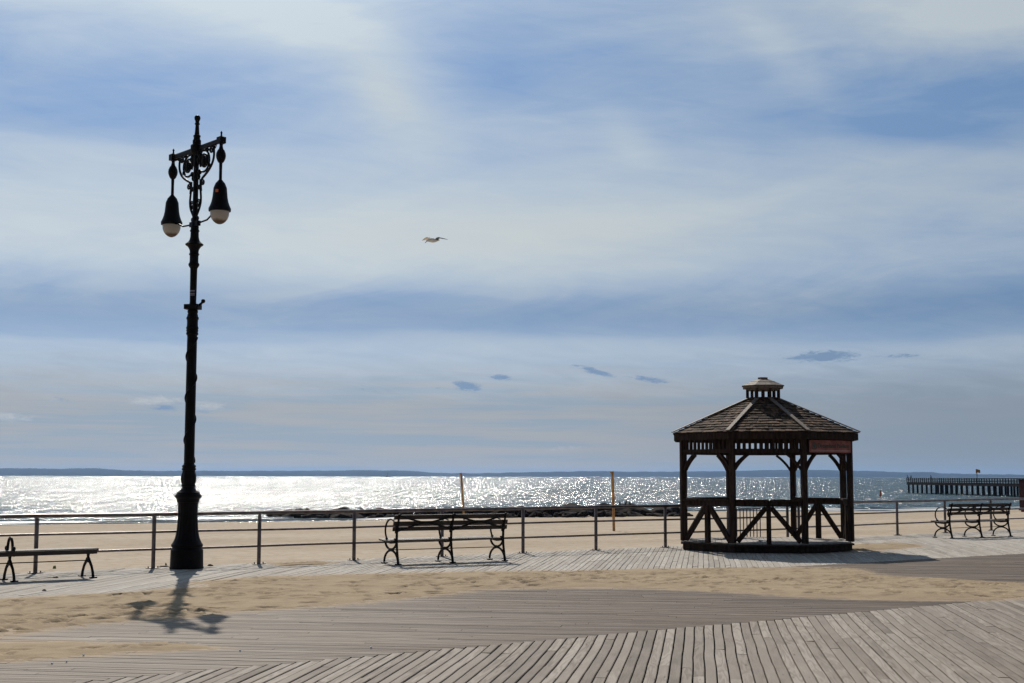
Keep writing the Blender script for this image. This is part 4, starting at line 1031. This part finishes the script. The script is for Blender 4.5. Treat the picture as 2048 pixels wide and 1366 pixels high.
# far wing sweeps up and forward (left), near wing reaches back to the right, tip drooping
wing([(gp(862.5, 480.2, .03), (.15, .10, -.09), .03), (gp(860.5, 476.5, .10), (.13, .12, -.08), .03), (gp(857.5, 474.0, .18), (.10, .13, -.05), .022), (gp(852, 473.2, .28), (.07, .12, -.03), .016), (gp(846.5, 474.2, .38), (.045, .08, -.02), .010), (gp(841.5, 475.6, .46), (.01, .0, 0), .003)], mb)
body = mb.build('body', M['featherw'], gull, smooth=60)
mb = MB(); wing([(gp(872, 480.5, -.03), (.12, -.10, -.03), .026), (gp(875.5, 478.2, -.10), (.09, -.13, -.035), .026), (gp(879, 477.9, -.16), (.08, -.13, -.035), .024), (gp(885, 480.6, -.28), (.075, -.10, -.035), .020), (gp(891, 483.0, -.40), (.06, -.06, -.03), .014), (gp(897.5, 485.4, -.50), (.02, 0, -.01), .004)], mb)
mb.build('wing', M['featherg'], gull, smooth=60)
mb = MB(); mb.tube([gp(852.3, 483.6), gp(850.8, 485.0), gp(849.6, 486.6)], [.012, .009, .002], 8); mb.build('beak', M['beak'], gull, smooth=60)
mb = MB()
for s_ in (-.03, .03): mb.blob((gp(853.6, 481.6)[0], s_, gp(853.6, 481.4)[2]), (.005, .004, .005), 6, 4)
mb.build('eye', M['cloth'], gull)

# ================================================================== SMALL LITTER
def scrap(xpx, ypx, w, d_, h, lab, nm, mt='debris', rz=0):
    g_ = G(xpx, ypx); mb = MB(); n = 9; poly = []
    for k in range(n): a_ = 2 * math.pi * k / n; q = random.uniform(.65, 1.1); poly.append((w / 2 * q * math.cos(a_), d_ / 2 * q * math.sin(a_)))
    mb.prism(poly, 0, h); 
    for i in range(n, 2 * n): mb.v[i] = (mb.v[i][0] * .6, mb.v[i][1] * .6, h * random.uniform(.6, 1.2))
    o = mb.build(nm, M[mt]); o.location = (g_[0], g_[1], .004); o.rotation_euler = (0, 0, rz); tag(o, lab, 'litter', 'small scraps on the boardwalk')
scrap(421, 1132, .13, .10, .025, 'dry brown leaf lying just right of the lamp post base', 'dry_leaf')
scrap(328, 1134, .26, .05, .02, 'dark flat stick lying just left of the lamp post base', 'stick')
scrap(332, 1131, .04, .04, .04, 'small dark pebble left of the lamp post base', 'pebble')
scrap(111, 1156, .13, .07, .02, 'dark scrap lying under the backless bench', 'scrap')
scrap(89, 1182, .08, .06, .02, 'tiny dark scrap on pale planks in front of the backless bench', 'scrap')
scrap(109, 1138, .07, .04, .05, 'tiny green weed at the deck edge behind the backless bench', 'weed', 'weed')
# glints of broken glass and pale chips
chipm = mat('pale_chip', (.8, .8, .78), .15, .05, spec=1.0)
for (x, y, lab) in ((742, 1298, 'white chip alone in the middle of the horizontal planks'), (480, 1304, 'white chip on the horizontal planks below the lamp shadow'), (167, 1313, 'white chip at the edge of the small sand patch'), (104, 1330, 'white chip on the planks nearest the lower left corner'), (133, 1326, 'white chip beside the one nearest the lower left corner')):
    g_ = G(x, y); mb = MB(); mb.blob((0, 0, .008), (.012, .012, .01), 6, 4); o = mb.build('pale_chip', chipm); o.location = (g_[0], g_[1], .006); tag(o, lab, 'litter', 'pale chips on the planks')

# ================================================================== HAZE
hm = bpy.data.materials.new('haze'); hm.use_nodes = True; t = hm.node_tree; t.nodes.clear(); o_ = t.nodes.new('ShaderNodeOutputMaterial'); v_ = t.nodes.new('ShaderNodeVolumePrincipled')
v_.inputs['Color'].default_value = (.36, .60, 1.0, 1); v_.inputs['Density'].default_value = 4.6e-5; v_.inputs['Anisotropy'].default_value = .3; t.links.new(v_.outputs[0], o_.inputs['Volume'])
mb = MB(); mb.box((0, 5500, 30), (40000, 17500, 80)); hz_ = mb.build('haze', hm); tag(hz_, 'thin blue haze over the sea fading the far shore', 'haze', kind='stuff')
